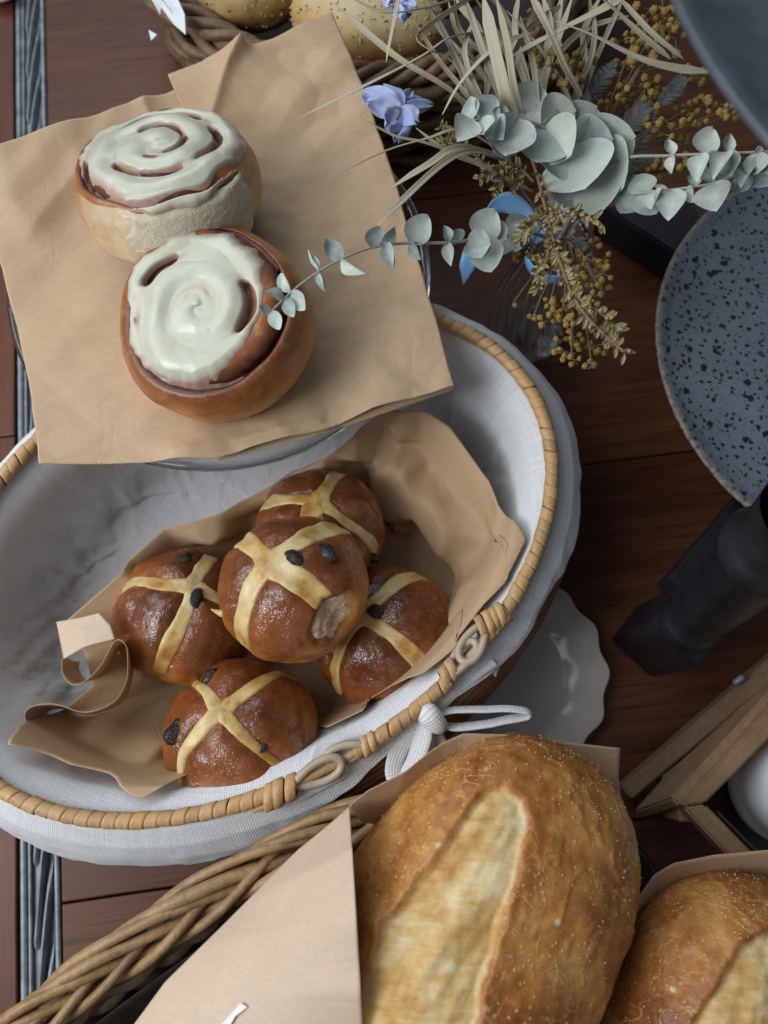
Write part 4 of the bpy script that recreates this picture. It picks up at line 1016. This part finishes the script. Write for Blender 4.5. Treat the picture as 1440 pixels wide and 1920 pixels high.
def band(name, pts, w, parent, mat, n=40, side=None, m=5, taper=None):
    p = resample(px(pts), n); T, N, B = frames(p); v = np.linspace(-1, 1, m)
    ww = w*np.ones(n) if taper is None else w*np.interp(np.linspace(0, 1, n), np.linspace(0, 1, len(taper)), taper)
    sd_ = B if side is None else np.broadcast_to(np.asarray(side, float), B.shape)
    P = p[:, None]+sd_[:, None]*(v[None, :, None]*ww[:, None, None])
    return grid_obj(name, P, mat, parent, thick=.0003)
band('ribbon_loop', [(1010, 440, .105), (985, 402, .112), (955, 380, .118), (925, 386, .118), (905, 415, .113), (915, 440, .108), (990, 448, .104)], .0060, rb, M['ribbon'], side=nz([.25, .55, .8]))
band('ribbon_tail', [(1005, 445, .104), (950, 440, .106), (905, 450, .105), (885, 480, .099), (876, 510, .093), (869, 534, .088)], .0080, rb, M['ribbon'], taper=[.6, .8, 1, 1, .75, .02], side=nz([1, .15, .2]))
band('ribbon_tail', [(1005, 445, .104), (1018, 440, .107), (1040, 434, .106), (1055, 440, .102)], .004, rb, M['ribbon'], side=nz([.2, .9, .4]))
th_ = np.linspace(0, 2*math.pi, 48, endpoint=False)
grid_obj('ribbon_wrap', np.stack([np.stack([vc[0]+.0165*np.cos(th_), vc[1]+.0165*np.sin(th_), 0*th_+z], -1) for z in (.091, .094, .097, .100)]), M['ribbon'], rb, cv=True, thick=.0004, flip=True)

# ================================================================== dried flowers
def unit_leaf(kind):
    n, m = 15, 9; s = np.linspace(0, 1, n); v = np.linspace(-1, 1, m); S, Vv = np.meshgrid(s, v, indexing='ij')
    if kind == 0: w = np.sin(math.pi*np.clip(s, 0, 1)**.80)**.62
    elif kind == 1: w = np.sin(math.pi*s**.9)**.75*(1.05-.1*s)
    else: w = np.sin(math.pi*s**.70)**.9
    w[0] = .02; w[-1] = .02
    X = S; Y = Vv*w[:, None]*.5; Z = (.10, .16, .22)[kind]*(Vv**2*w[:, None])-.10*np.sin(S*math.pi)*(1 if kind != 1 else -1)+.05*np.sin(S*7+Vv*2)*.5
    me = mesh_obj('leaf', np.stack([X, Y, Z], -1).reshape(-1, 3), grid_faces(n, m), M['euc']); d = me.data
    bpy.data.objects.remove(me); return d
ULEAF = [unit_leaf(k) for k in range(3)]
def leaf(parent, b, t_, wid, roll=0, kind=0, toward=None):
    b = Vector(b); t_ = Vector(t_); x = t_-b; L = x.length; x.normalize()
    v = (Vector(CAM)-b).normalized() if toward is None else Vector(toward); z = (v-x*v.dot(x)).normalized(); y = z.cross(x)
    m = Matrix((x*L, y*wid, z*L)).transposed().to_4x4()
    r = Matrix.Rotation(roll, 4, x); m = r @ m; m.translation = b
    o = link(bpy.data.objects.new('leaf', ULEAF[kind]), parent); o.matrix_basis = m
    return o
def sprig(label, stem, leaves, zf, r=.0009):
    """stem: px path with z; leaves: (base px, tip px, width in px, roll deg, kind)"""
    th = tag(empty('eucalyptus_sprig', at(*stem[0])), label, 'dried foliage', 'eucalyptus sprigs')
    p = resample(px(stem), 50); tube('stem', p, np.linspace(r*1.25, r*.55, 50), M['stem'], th, 7)
    sp = proj(p)
    for (bx, by, tx, ty, w_, ro, k) in leaves:
        i = np.argmin(np.hypot(sp[:, 0]-bx, sp[:, 1]-by)); z = p[i][2]
        b = at(bx, by, z) if math.hypot(*(sp[i]-[bx, by])) > 14 else p[i]
        tz_ = z+random.uniform(-.004, .006)+zf
        sc_px = FPX/np.linalg.norm(CAM-b)
        leaf(th, b, at(tx, ty, tz_), w_*1.08/sc_px, rad(ro), k)
    return th
sprig('eucalyptus sprig arching left over the lower cinnamon roll', [(1040, 450, .108), (985, 436, .135), (920, 445, .155), (840, 455, .170), (760, 456, .178), (690, 466, .184), (620, 496, .187), (560, 536, .187), (508, 584, .186)], [
    (512, 580, 486, 574, 17, 20, 0), (512, 582, 525, 618, 24, 10, 0), (535, 558, 498, 546, 22, 30, 1), (535, 560, 552, 594, 24, 20, 0), (548, 546, 527, 512, 22, -30, 1), (548, 548, 573, 580, 30, 20, 0),
    (603, 506, 577, 468, 10, 50, 2), (603, 508, 610, 548, 14, 40, 2), (645, 482, 610, 448, 30, 10, 0), (645, 484, 686, 512, 22, 30, 1), (690, 466, 712, 424, 36, 25, 0), (712, 464, 740, 424, 30, 45, 1), (730, 462, 738, 508, 24, 20, 2),
    (775, 456, 802, 402, 46, 10, 0), (776, 458, 790, 488, 22, 40, 2), (833, 456, 832, 422, 20, 35, 1), (833, 458, 846, 500, 22, 25, 2), (868, 455, 850, 432, 30, 20, 0), (875, 455, 920, 466, 50, 10, 0), (880, 452, 905, 482, 44, -10, 0),
    (898, 446, 928, 392, 54, 5, 0), (905, 448, 948, 418, 50, -25, 0), (905, 455, 922, 510, 56, 10, 0), (950, 440, 985, 455, 44, 20, 0), (945, 438, 990, 410, 38, -25, 1), (960, 440, 938, 480, 30, 10, 0)], .001)
sprig('big leaved eucalyptus sprig in the middle of the bouquet', [(1055, 440, .115), (1085, 370, .150), (1090, 310, .165), (1040, 252, .178), (985, 226, .184), (930, 222, .187), (885, 224, .190)], [
    (888, 222, 858, 266, 46, 5, 1), (888, 222, 884, 180, 34, -30, 2), (905, 222, 930, 180, 44, 10, 0), (905, 226, 908, 250, 40, 10, 0), (930, 222, 944, 262, 40, 20, 1), (935, 224, 946, 196, 34, 30, 2),
    (968, 226, 1018, 160, 72, 0, 0), (968, 228, 950, 292, 70, 10, 0), (975, 228, 925, 288, 60, -20, 0), (1015, 238, 1080, 208, 76, 8, 0), (1018, 238, 1008, 305, 90, -10, 0), (1020, 240, 1072, 290, 82, 20, 0),
    (1070, 268, 1120, 200, 92, 10, 0), (1072, 272, 1010, 300, 80, 10, 0), (1075, 272, 1100, 352, 116, 0, 0), (1078, 276, 1150, 262, 96, -10, 0), (1085, 300, 1192, 256, 104, 5, 0), (1088, 310, 1170, 350, 120, 0, 0),
    (1088, 330, 1034, 372, 96, 5, 0), (1088, 335, 1130, 396, 100, -6, 0), (1085, 350, 1030, 395, 70, 15, 0), (1060, 280, 1090, 190, 70, 20, 0), (1086, 320, 1186, 300, 90, 12, 1)], .002, .0011)
sprig('eucalyptus sprig reaching right with leaves over the speckled plate', [(1060, 445, .112), (1110, 390, .145), (1180, 366, .160), (1260, 356, .170), (1330, 345, .178), (1400, 322, .184), (1470, 300, .188)], [
    (1190, 366, 1164, 400, 42, 10, 0), (1190, 364, 1172, 330, 38, 15, 1), (1196, 364, 1232, 400, 0+44, -20, 0), (1205, 362, 1200, 326, 44, 10, 0), (1228, 360, 1222, 392, 34, 30, 1), (1232, 358, 1240, 345, 20, 20, 1), (1258, 356, 1254, 414, 46, 0, 1),
    (1292, 352, 1300, 380, 22, 35, 2), (1298, 350, 1298, 326, 22, 30, 1), (1328, 346, 1344, 396, 54, 5, 1), (1330, 344, 1328, 312, 30, 25, 0), (1345, 342, 1365, 318, 34, 20, 0), (1380, 330, 1386, 300, 30, 20, 0), (1385, 328, 1402, 356, 40, 15, 0), (1425, 314, 1440, 348, 44, 10, 0), (1428, 314, 1440, 284, 36, 20, 1), (1402, 322, 1390, 352, 26, 35, 1)], .001)
sprig('eucalyptus sprig with a long pale stem below the upper right plate', [(1070, 440, .115), (1110, 340, .155), (1170, 298, .172), (1250, 292, .180), (1340, 288, .188), (1420, 285, .193), (1480, 280, .195)], [
    (1255, 291, 1252, 258, 20, 30, 2), (1256, 293, 1260, 326, 18, 35, 2), (1320, 289, 1336, 238, 40, 5, 0), (1318, 290, 1308, 342, 30, 15, 1), (1365, 287, 1370, 248, 20, 25, 2), (1366, 288, 1372, 328, 34, 10, 0), (1366, 288, 1338, 338, 30, 20, 1), (1424, 285, 1424, 272, 12, 20, 2), (1424, 286, 1412, 330, 34, 15, 0), (1428, 286, 1440, 326, 40, -15, 0)], .001)

# dry grass blades
blades = [([(558, 223, .172), (690, 160, .185), (790, 108, .190), (845, 72, .188), (905, 66, .180), (960, 110, .165), (1000, 220, .150)], 9),
 ([(616, 336, .170), (720, 286, .178), (800, 262, .176), (870, 246, .168), (960, 300, .150)], 8), ([(720, 362, .180), (800, 312, .182), (862, 278, .176), (950, 300, .15)], 10), ([(700, 438, .182), (742, 388, .184), (862, 288, .178), (960, 300, .15)], 8),
 ([(880, 180, .16), (850, 120, .18), (800, 92, .19), (780, 74, .193), (795, 52, .195), (870, 2, .195), (900, -20, .19)], 7),
 ([(625, 5, .168), (740, 105, .176), (850, 175, .172), (890, 232, .162), (980, 330, .14)], 9), ([(640, -15, .18), (715, 24, .186), (800, 16, .188), (905, -8, .185), (960, 60, .17), (1000, 200, .15)], 10), ([(724, 118, .19), (738, 50, .196), (748, -10, .198)], 6),
 ([(795, -10, .185), (830, 60, .185), (882, 170, .175), (930, 270, .155)], 12), ([(775, 35, .18), (820, 110, .18), (880, 185, .172), (950, 290, .15)], 7), ([(905, -10, .20), (922, 60, .20), (940, 140, .195), (955, 200, .185), (990, 290, .155)], 16),
 ([(930, -10, .205), (952, 80, .203), (966, 172, .195), (1000, 280, .16)], 9), ([(990, -20, .20), (1030, 60, .200), (1060, 130, .195), (1092, 182, .185)], 10), ([(950, 112, .19), (1060, 55, .20), (1130, 20, .203), (1175, -10, .203)], 14),
 ([(1040, 40, .20), (1110, 68, .205), (1200, 112, .205), (1270, 130, .202), (1332, 135, .200)], 11), ([(1120, -10, .21), (1190, 55, .205), (1258, 112, .198)], 8), ([(1155, -10, .21), (1220, 60, .205), (1282, 112, .2)], 7),
 ([(890, 30, .18), (872, 100, .185), (900, 180, .18), (960, 280, .16)], 7), ([(860, 178, .165), (900, 222, .168), (936, 300, .155), (1010, 400, .125)], 7), ([(780, 240, .155), (840, 288, .152), (900, 312, .148), (1000, 360, .135)], 9),
 ([(680, 223, .16), (740, 256, .162), (800, 270, .160), (880, 300, .150), (980, 350, .135)], 8), ([(975, 30, .195), (1000, 120, .19), (1010, 200, .18), (1030, 300, .15)], 8), ([(870, -10, .19), (900, 80, .19), (930, 160, .18), (975, 260, .16)], 9), ([(1075, -10, .19), (1050, 70, .188), (1020, 160, .18), (1020, 280, .15)], 10),
 ([(1115, 10, .185), (1110, 100, .18), (1070, 200, .17), (1050, 320, .14)], 8), ([(840, 0, .175), (860, 70, .178), (915, 150, .172), (985, 260, .155)], 8), ([(950, 20, .18), (1010, 90, .185), (1060, 170, .178), (1090, 260, .16)], 6), ([(1000, 60, .185), (930, 90, .19), (870, 150, .185), (830, 215, .178)], 8),
 ([(960, 190, .17), (955, 130, .178), (985, 60, .182), (1050, 10, .18)], 9), ([(1010, 220, .165), (1030, 130, .175), (1090, 60, .18), (1180, 30, .178)], 8), ([(900, 210, .165), (915, 150, .172), (900, 60, .178), (850, -5, .178)], 9)]
rs_b = np.random.RandomState(12)
place_x = [q.replace(' thin', '') for q in ('first of the thin tuft from the left', 'second of the thin tuft from the left', 'third of the thin tuft from the left', 'fourth of the thin tuft from the left', 'fifth of the thin tuft from the left', 'sixth of the thin tuft from the left', 'seventh of the thin tuft from the left', 'eighth of the thin tuft from the left', 'ninth of the thin tuft from the left', 'last of the thin tuft from the left')]
for k in range(10):
    tx = 800+k*42+rs_b.uniform(-12, 12); bx = 985+k*8; blades.append(([(tx, -20, .17+rs_b.uniform(0, .03)), (tx+(bx-tx)*.25+rs_b.uniform(-25, 25), 60, .178), (tx+(bx-tx)*.6+rs_b.uniform(-15, 15), 150, .172), (bx, 290, .145)], rs_b.uniform(7, 13)))
place = ['tip over the paper by the upper roll', 'tip over the paper above the lower roll', 'pale straight blade crossing the paper edge', 'blade tip nearest the leftward eucalyptus sprig', 'curling back in a small loop', 'crossing the seeded bread diagonally', 'arched along the top edge over the bread', 'short tip hanging beside the blue flower at the top', 'wide strap rising to the top edge', 'thin strap beside the looped blade', 'broadest pale upright blade', 'upright beside the broadest blade', 'slanting down onto the big eucalyptus leaves', 'broad blade slanting to the upper right', 'long blade pointing right through the yellow blossom', 'thin blade over the top right blossom', 'rightmost thin blade by the dark plate', 'short bent blade behind the pale ones', 'low blade leading into the vase', 'dark low blade left of the eucalyptus', 'blade under the blue flower', 'upright behind the broadest blade', 'upright left of the broadest blade', 'upright right of the broadest blade', 'blade behind the yellow blossom', 'blade rising left of centre', 'thin blade crossing to the right', 'blade bending back to the left', 'short arched blade at centre', 'arched blade under the long right one', 'blade curving to the top left']
place += place_x
for i, (pts, wpx) in enumerate(blades):
    wpx = wpx*1.25
    n = 46; p = resample(px(pts), n); T, N, B = frames(p); s = np.linspace(0, 1, n)
    wd = wpx/3900*np.clip(np.minimum(s*5+.08, 1), 0, 1)*np.clip(np.minimum((1-s)*6+.25, 1), 0, 1)*.62
    tw = .5*np.sin(s*3+i)+random.uniform(-.4, .4); sd_ = B*np.cos(tw)[:, None]+N*np.sin(tw)[:, None]; up_ = np.cross(sd_, T)
    v = np.array([-1, -.55, 0, .55, 1]); P = p[:, None]+sd_[:, None]*(v[None, :, None]*wd[:, None, None])+up_[:, None]*((v**2)[None, :, None]*wd[:, None, None]*.35)
    o = grid_obj('grass_blade', P, M['grass'], None, thick=.0002)
    tag(o, ('thin grass blade at the top edge, ' if i > 30 else 'dry pale green grass blade, ')+place[i], 'dried grass', 'dry grass blades')

# yellow wattle: thin branching twigs and shared blossom balls
bb = None
def blossom_mesh():
    import bmesh
    bm = bmesh.new(); bmesh.ops.create_icosphere(bm, subdivisions=3, radius=1)
    for v in bm.verts:
        c = np.array(v.co); v.co *= float(0.70+.62*abs(fbm(c[None], 2.9, 2, 4)[0])+.16*fbm(c[None], 6, 2, 6)[0])
    me = bpy.data.meshes.new('blossom'); bm.to_mesh(me); bm.free(); me.polygons.foreach_set('use_smooth', [True]*len(me.polygons)); me.materials.append(M['wattle']); return me
bb = blossom_mesh()
def wattle(label, root, clusters, zr, r=.0021, seed=0):
    rs = np.random.RandomState(seed)
    th = tag(empty('wattle_sprig', at(*root)), label, 'dried flowers', 'yellow wattle sprigs'); items = []; rt = at(*root)
    for (cx, cy, sx, sy, n) in clusters:
        zc_ = rs.uniform(*zr); hub = at(cx, cy, zc_-.006)
        items.append((resample([rt, (rt+hub)/2+np.array([0, 0, .006]), hub], 14), .0005))
        for k in range(int(n*1.45)):
            p = at(cx+rs.normal()*sx, cy+rs.normal()*sy, zc_+rs.uniform(-.008, .008))
            items.append((resample([hub, (hub+p)/2+rs.normal(size=3)*.0012, p], 6), .00028))
            o = link(bpy.data.objects.new('blossom', bb), th); q = r*rs.uniform(.72, 1.15)
            o.location = p; o.scale = (q, q, q*rs.uniform(.8, 1)); o.rotation_euler = tuple(rs.uniform(0, 6, 3))
    join_tubes('twigs', items, M['twig'], th, 4)
wattle('dense golden wattle heads at the top right beside the dark plate', (1120, 260, .14), [(1245, 25, 22, 16, 16), (1250, 60, 20, 14, 14), (1190, 70, 22, 16, 12), (1210, 110, 20, 14, 10), (1010, 75, 16, 22, 12), (1035, 110, 18, 14, 9), (1085, 115, 20, 14, 12), (1060, 150, 22, 10, 7)], (.165, .195), .0024, 1)
wattle('loose golden wattle sprig right of the big eucalyptus leaves', (1110, 330, .14), [(1180, 135, 20, 14, 11), (1215, 160, 22, 12, 10), (1165, 175, 18, 12, 11), (1150, 200, 20, 12, 12), (1240, 190, 22, 14, 9), (1300, 150, 20, 12, 8), (1320, 190, 16, 10, 6), (1280, 215, 20, 14, 8), (1230, 235, 18, 12, 9), (1255, 262, 16, 10, 7), (1300, 232, 14, 8, 5), (1365, 205, 12, 14, 5), (1240, 310, 20, 14, 8), (1295, 312, 14, 8, 5), (1380, 215, 8, 8, 2)], (.135, .175), .0021, 2)
wattle('drooping wattle sprig hanging in front of the vase', (1060, 450, .118), [(985, 478, 20, 9, 9), (1085, 500, 24, 16, 12), (1100, 470, 18, 12, 8), (1080, 530, 22, 18, 14), (1110, 520, 20, 18, 9), (1030, 572, 14, 10, 6), (1055, 592, 20, 14, 9), (1090, 560, 20, 16, 9), (1105, 600, 16, 14, 7), (1075, 640, 20, 10, 9), (1105, 650, 14, 12, 7), (1072, 672, 18, 8, 6), (1110, 685, 8, 8, 3), (962, 568, 3, 3, 1), (1000, 594, 8, 4, 3)], (.125, .160), .0019, 3)

# grey feathery leaves
def feather(label, pts, wpx, seed):
    rs = np.random.RandomState(seed); th = tag(empty('feathery_leaf', at(*pts[0])), label, 'dried foliage', 'grey feathery leaves')
    p = resample(px(pts), 30); tube('stem', p, .0004, M['feather'], th, 5)
    T, N, B = frames(p); VV = []; FF = []; o_ = 0
    for i in range(2, 30):
        w_ = wpx/3700*math.sin(math.pi*(i/31)**.8)**.6
        for sg in (-1, 1):
            d = nz(B[i]*sg+T[i]*.55+N[i]*rs.uniform(-.2, .4)); b = p[i]; q = b+d*w_; s_ = T[i]*.00045
            VV += [b-s_, b+s_, (b+q)/2+s_*1.4+N[i]*.0006, q, (b+q)/2-s_*1.4+N[i]*.0006]; FF += [(o_, o_+1, o_+2, o_+3, o_+4)]; o_ += 5
    lf = mesh_obj('leaflets', np.array(VV), FF, M['feather'], th); lf['kind'] = 'stuff'
feather('grey feathery leaf behind the big eucalyptus leaves', [(1080, 210, .15), (1120, 160, .16), (1150, 120, .165)], 26, 1)
feather('grey feathery leaf between the wattle clusters', [(1150, 260, .14), (1195, 220, .15), (1215, 190, .155)], 34, 2)
feather('broad grey feathery leaf above the long pale stem', [(1130, 300, .135), (1185, 275, .14), (1220, 215, .15)], 40, 3)
feather('small grey feathery leaf among the right wattle', [(1230, 200, .15), (1262, 172, .155), (1280, 145, .158)], 24, 4)
feather('grey feathery leaf beside the long pale stem', [(1150, 330, .14), (1190, 305, .145), (1230, 290, .148)], 22, 5)
feather('drooping grey feathery leaf behind the hanging wattle', [(1085, 440, .13), (1095, 480, .135), (1090, 560, .135)], 22, 6)

# heath sprigs: twig, narrow leaves, pink buds
def heath(label, stem, side, n, wpx, seed, r=.0012, ll=.0075):
    rs = np.random.RandomState(seed); th = tag(empty('heath_sprig', at(*stem[0])), label, 'dried foliage', 'heath sprigs')
    items = []; p = resample(px(stem), 60); items.append((p, np.linspace(r, r*.5, 60))); pts_ = [p[8:]]
    for sd_ in side:
        q = resample(px(sd_), 24); items.append((q, np.linspace(r*.7, r*.3, 24))); pts_.append(q)
    join_tubes('twig', items, M['twig'], th, 6)
    VV = []; FF = []; o_ = 0; buds = []
    for q in pts_:
        T, N, B = frames(q); m = int(n*len(q)/60)
        for k in range(m):
            i = rs.randint(1, len(q)); a = rs.uniform(0, 2*math.pi); d = nz(T[i]*rs.uniform(.3, .9)+B[i]*math.cos(a)+N[i]*math.sin(a))
            L = ll*rs.uniform(.55, 1.15); s_ = nz(np.cross(d, CAM-q[i]))*L*.17; b = q[i]; up_ = nz(CAM-q[i])*L*.10
            VV += [b, b+d*L*.4+s_+up_, b+d*L*.75+s_*.8+up_, b+d*L, b+d*L*.75-s_*.8+up_, b+d*L*.4-s_+up_, b+d*L*.5]; FF += [(o_, o_+1, o_+6), (o_+1, o_+2, o_+6), (o_+2, o_+3, o_+6), (o_+3, o_+4, o_+6), (o_+4, o_+5, o_+6), (o_+5, o_, o_+6)]; o_ += 7
            if rs.rand() < .16: buds.append(b+d*L*.55+up_)
    f = mesh_obj('narrow_leaves', np.array(VV), FF, M['heath'], th, False); f['kind'] = 'stuff'
    V2 = []; F2 = []; o_ = 0; oc = np.array([(1, 0, 0), (-1, 0, 0), (0, 1, 0), (0, -1, 0), (0, 0, 1.3), (0, 0, -1.3)]); of = [(0, 2, 4), (2, 1, 4), (1, 3, 4), (3, 0, 4), (2, 0, 5), (1, 2, 5), (3, 1, 5), (0, 3, 5)]
    for b in buds: V2.append(b+oc*.0011); F2 += [tuple(x+o_ for x in q) for q in of]; o_ += 6
    g_ = mesh_obj('pink_buds', np.vstack(V2), F2, M['bud'], th); g_['kind'] = 'stuff'
heath('long heath sprig hanging down in front of the glass vase', [(988, 270, .16), (1008, 330, .165), (1030, 420, .17), (1050, 490, .178), (1075, 555, .186), (1110, 605, .195), (1172, 662, .205)],
      [[(1030, 400, .17), (1075, 400, .175), (1125, 415, .175)], [(1045, 455, .172), (1010, 490, .172), (1012, 540, .17)], [(1018, 400, .165), (985, 430, .165), (975, 455, .16)], [(1085, 560, .188), (1130, 590, .19), (1160, 625, .192)]], 150, 8, 1, .0011, .0062)
heath('small yellow tipped heath sprig behind the eucalyptus', [(1000, 340, .15), (970, 312, .155), (930, 318, .158), (900, 335, .158)], [[(960, 312, .155), (935, 345, .15), (925, 362, .148)], [(985, 330, .15), (960, 350, .145)]], 90, 8, 2, .0008, .0055)
heath('dark heath tuft left of the bouquet', [(930, 330, .13), (880, 280, .14), (850, 262, .145), (825, 238, .148)], [[(870, 272, .14), (850, 240, .145)], [(860, 268, .14), (830, 268, .142)]], 80, 8, 3, .0007, .0050)

# blue flowers
def bluebloom(label, c, petals, seed, z):
    rs = np.random.RandomState(seed); th = tag(empty('blue_flower', at(*c, z)), label, 'dried flower', 'blue dried flowers'); b = at(*c, z)
    for k, (tx, ty, w_) in enumerate(petals):
        n, m = 16, 11; t_ = at(tx, ty, z+rs.uniform(-.006, .006)); x = t_-b; L = np.linalg.norm(x); x = x/L; s_ = nz(np.cross(CAM-b, x)); up_ = np.cross(x, s_)
        S, Q = np.meshgrid(np.linspace(0, 1, n), np.linspace(-1, 1, m), indexing='ij'); w2 = w_/3600*np.sin(math.pi*np.clip(S*.88+.08, 0, 1))**.7*.5
        P = b+(S*L)[..., None]*x+(Q*w2)[..., None]*s_+(.0022*np.sin(Q*5+k+S*3)*S+.0015*fbm(np.stack([S*4, Q*2, 0*S+k], -1), 1, 2, seed))[..., None]*up_
        grid_obj('petal', P, M['petal'], th, thick=.00015)
    for k in range(4):
        tube('stamen', resample([b, b+rs.normal(size=3)*.002+np.array([-.004, -.006, .004])], 6), .0005, M['seed_pale'], th, 5)
bluebloom('crumpled blue flower lying beside the paper edge', (752, 205), [(680, 172, 52), (688, 192, 46), (720, 165, 50), (742, 262, 56), (726, 240, 50), (780, 228, 44), (788, 190, 34), (812, 196, 28), (770, 172, 40)], 3, .150)
bluebloom('small blue flower at the top edge over the seeded bread', (745, 8), [(720, -14, 34), (760, -10, 34), (770, 30, 34), (752, 38, 30), (728, 12, 26), (782, 12, 26)], 5, .165)
# stems in the vase
for k, (dx, dy) in enumerate(((-.012, .006), (.004, .012), (.010, -.004), (-.004, -.010), (-.016, -.006))):
    o = tube('cut_stem', resample([(vc[0]+dx, vc[1]+dy, .006), (vc[0]+dx*.3, vc[1]+dy*.3, .07), (vc[0]-dx*.5, vc[1]-dy*.5, .125)], 16), .0013, M['stem'], None, 7)
    tag(o, 'cut dry stem standing inside the glass vase', 'stem', 'cut stems inside the vase')

# ================================================================== dark willow basket at the back with seeded bread
zr = .088
bc, br_ = circ3(at(340, -10, zr), at(480, 88, zr), at(820, 118, zr)); print('BACK', bc, br_)
bb_ = tag(empty('dark_basket', (bc[0], bc[1], 0)), 'dark brown woven willow basket at the top behind the paper', 'basket')
aa = np.linspace(0, 2*math.pi, 360, endpoint=False)
def ringp(r, z, amp, nst, ph): return np.stack([bc[0]+(r+amp*np.sin(aa*nst+ph))*np.cos(aa), bc[1]+(r+amp*np.sin(aa*nst+ph))*np.sin(aa), z+.0012*np.sin(aa*5+ph*3)], -1)
for k in range(11):
    tube('weaver_rod', ringp(br_+.012-.0012*k+.004*math.sin(k*2.1), .080-.0072*k, .0032, 22, k*math.pi), .0040*random.uniform(.85, 1.15), M['darkwillow'], bb_, 8, closed=True)
for k in range(4):
    a = aa*16+k*math.pi/2; p = np.stack([bc[0]+(br_+.004+.0062*np.cos(a))*np.cos(aa), bc[1]+(br_+.004+.0062*np.cos(a))*np.sin(aa), zr+.0045*np.sin(a)], -1)
    tube('rim_rod', p, .0036, M['darkwillow'], bb_, 8, closed=True)
lo = lathe('inner_shell', [(0, .004), (br_-.006, .004), (br_-.004, .05), (br_-.001, .082), (br_-.003, .082), (br_-.008, .05), (br_-.010, .008), (0, .007)], M['inside'], bb_, 96); lo.location = (bc[0], bc[1], 0)
n = NT('seeded_crust'); o_ = n.obj(); f = n.noise(o_, 30, 4); zz = n.attr('hgt')
n.P(Base_Color=n.ramp(n.math('ADD', n.math('MULTIPLY', zz, .4), n.math('MULTIPLY', f, .6)), [(.3, (.34, .16, .04)), (.45, (.48, .30, .10)), (.62, (.55, .44, .24))]), Roughness=.6, Normal=n.bump(n.noise(o_, 200, 4), .4, .001)); M['seedbread'] = n.m
def seedbread(c_px, z, dims, ang, label, seed, nb=90):
    rs = np.random.RandomState(seed); c = at(*c_px, z); th = tag(empty('seeded_bread', c-np.array([0, 0, dims[2]*.7])), label, 'bread', 'seeded breads in the dark basket')
    ps = np.linspace(0, math.pi, 70); ph = np.linspace(0, 2*math.pi, 120, endpoint=False); A, B = np.meshgrid(ps, ph, indexing='ij')
    D = np.stack([np.sin(A)*np.cos(B), np.sin(A)*np.sin(B), np.cos(A)], -1); L = D*np.array(dims)*(1+.06*fbm(D, 2, 3, seed))[..., None]
    R_ = np.array([[math.cos(ang), math.sin(ang), 0], [-math.sin(ang), math.cos(ang), 0], [0, 0, 1]]); P = c+L@R_
    grid_obj('crust', P, M['seedbread'], th, cv=True, attrs={'hgt': np.clip(D[..., 2]*.8+.2, 0, 1)}, flip=False)
    oc = np.array([(1, 0, 0), (-1, 0, 0), (0, .5, 0), (0, -.5, 0), (0, 0, .4), (0, 0, -.4)]); of = [(0, 2, 4), (2, 1, 4), (1, 3, 4), (3, 0, 4), (2, 0, 5), (1, 2, 5), (3, 1, 5), (0, 3, 5)]
    for nm, mt, cnt, sz in (('black_seeds', 'seed_black', nb, .0015), ('pale_seeds', 'seed_pale', nb*3, .0014)):
        VV = []; FF = []; o2 = 0
        for k in range(cnt):
            i = rs.randint(3, 44); j = rs.randint(0, 120); a_ = rs.uniform(0, 6); M3 = np.array(Matrix.Rotation(a_, 3, 'Z')) @ np.array(Matrix.Rotation(rs.uniform(-.6, .6), 3, 'X'))
            VV.append(P[i, j]+nz(P[i, j]-c)*.0003+(oc*sz*rs.uniform(.7, 1.2))@M3); FF += [tuple(x+o2 for x in q) for q in of]; o2 += 6
        s_ = mesh_obj(nm, np.vstack(VV), FF, M[mt], th); s_['kind'] = 'stuff'
seedbread((470, -40), .088, (.046, .034, .030), .2, 'seeded bread roll at the left inside the dark basket', 3)
seedbread((690, 35), .090, (.052, .032, .028), -.15, 'pale bread crusted with sesame seeds behind the paper corner', 4, 120)
seedbread((830, -70), .080, (.05, .036, .03), .5, 'seeded bread hidden behind the grass blades at the top', 6)
tg = tag(empty('price_tag', at(320, 20, .098)), 'white pointed card tag leaning on the rim of the dark basket', 'tag')
def card(name, pts, parent, mat, thick=.0006):
    v = [at(*p) for p in pts]; o = mesh_obj(name, np.array(v), [tuple(range(len(v)))], mat, parent, False); s_ = o.modifiers.new('thickness', 'SOLIDIFY'); s_.thickness = thick; return o
card('card', [(280, -20, .104), (326, -20, .108), (347, 28, .104), (349, 66, .098), (326, 46, .099), (303, 14, .101), (301, 28, .100), (285, 0, .103)], tg, M['tag'])
card('card_corner', [(279, 57, .092), (295, 66, .092), (284, 77, .091)], tg, M['tag'])
tube('ink_line', px([(303, 0, .1068), (309, 4, .1068), (313, 12, .1064), (320, 18, .1062), (323, 25, .1058)]), .00022, M['seed_black'], tg, 5)
wc = tag(empty('white_saucer', at(6, -12, 0)), 'white rim of a dish just showing at the top left corner', 'dish')
c0 = at(8, -12, 0); d_ = lathe('dish', [(0, .002), (.010, .002), (.0165, .006), (.0175, .010), (.0165, .0105), (.012, .006), (0, .004)], M['cup'], wc, 40); d_.location = (c0[0], c0[1], 0)
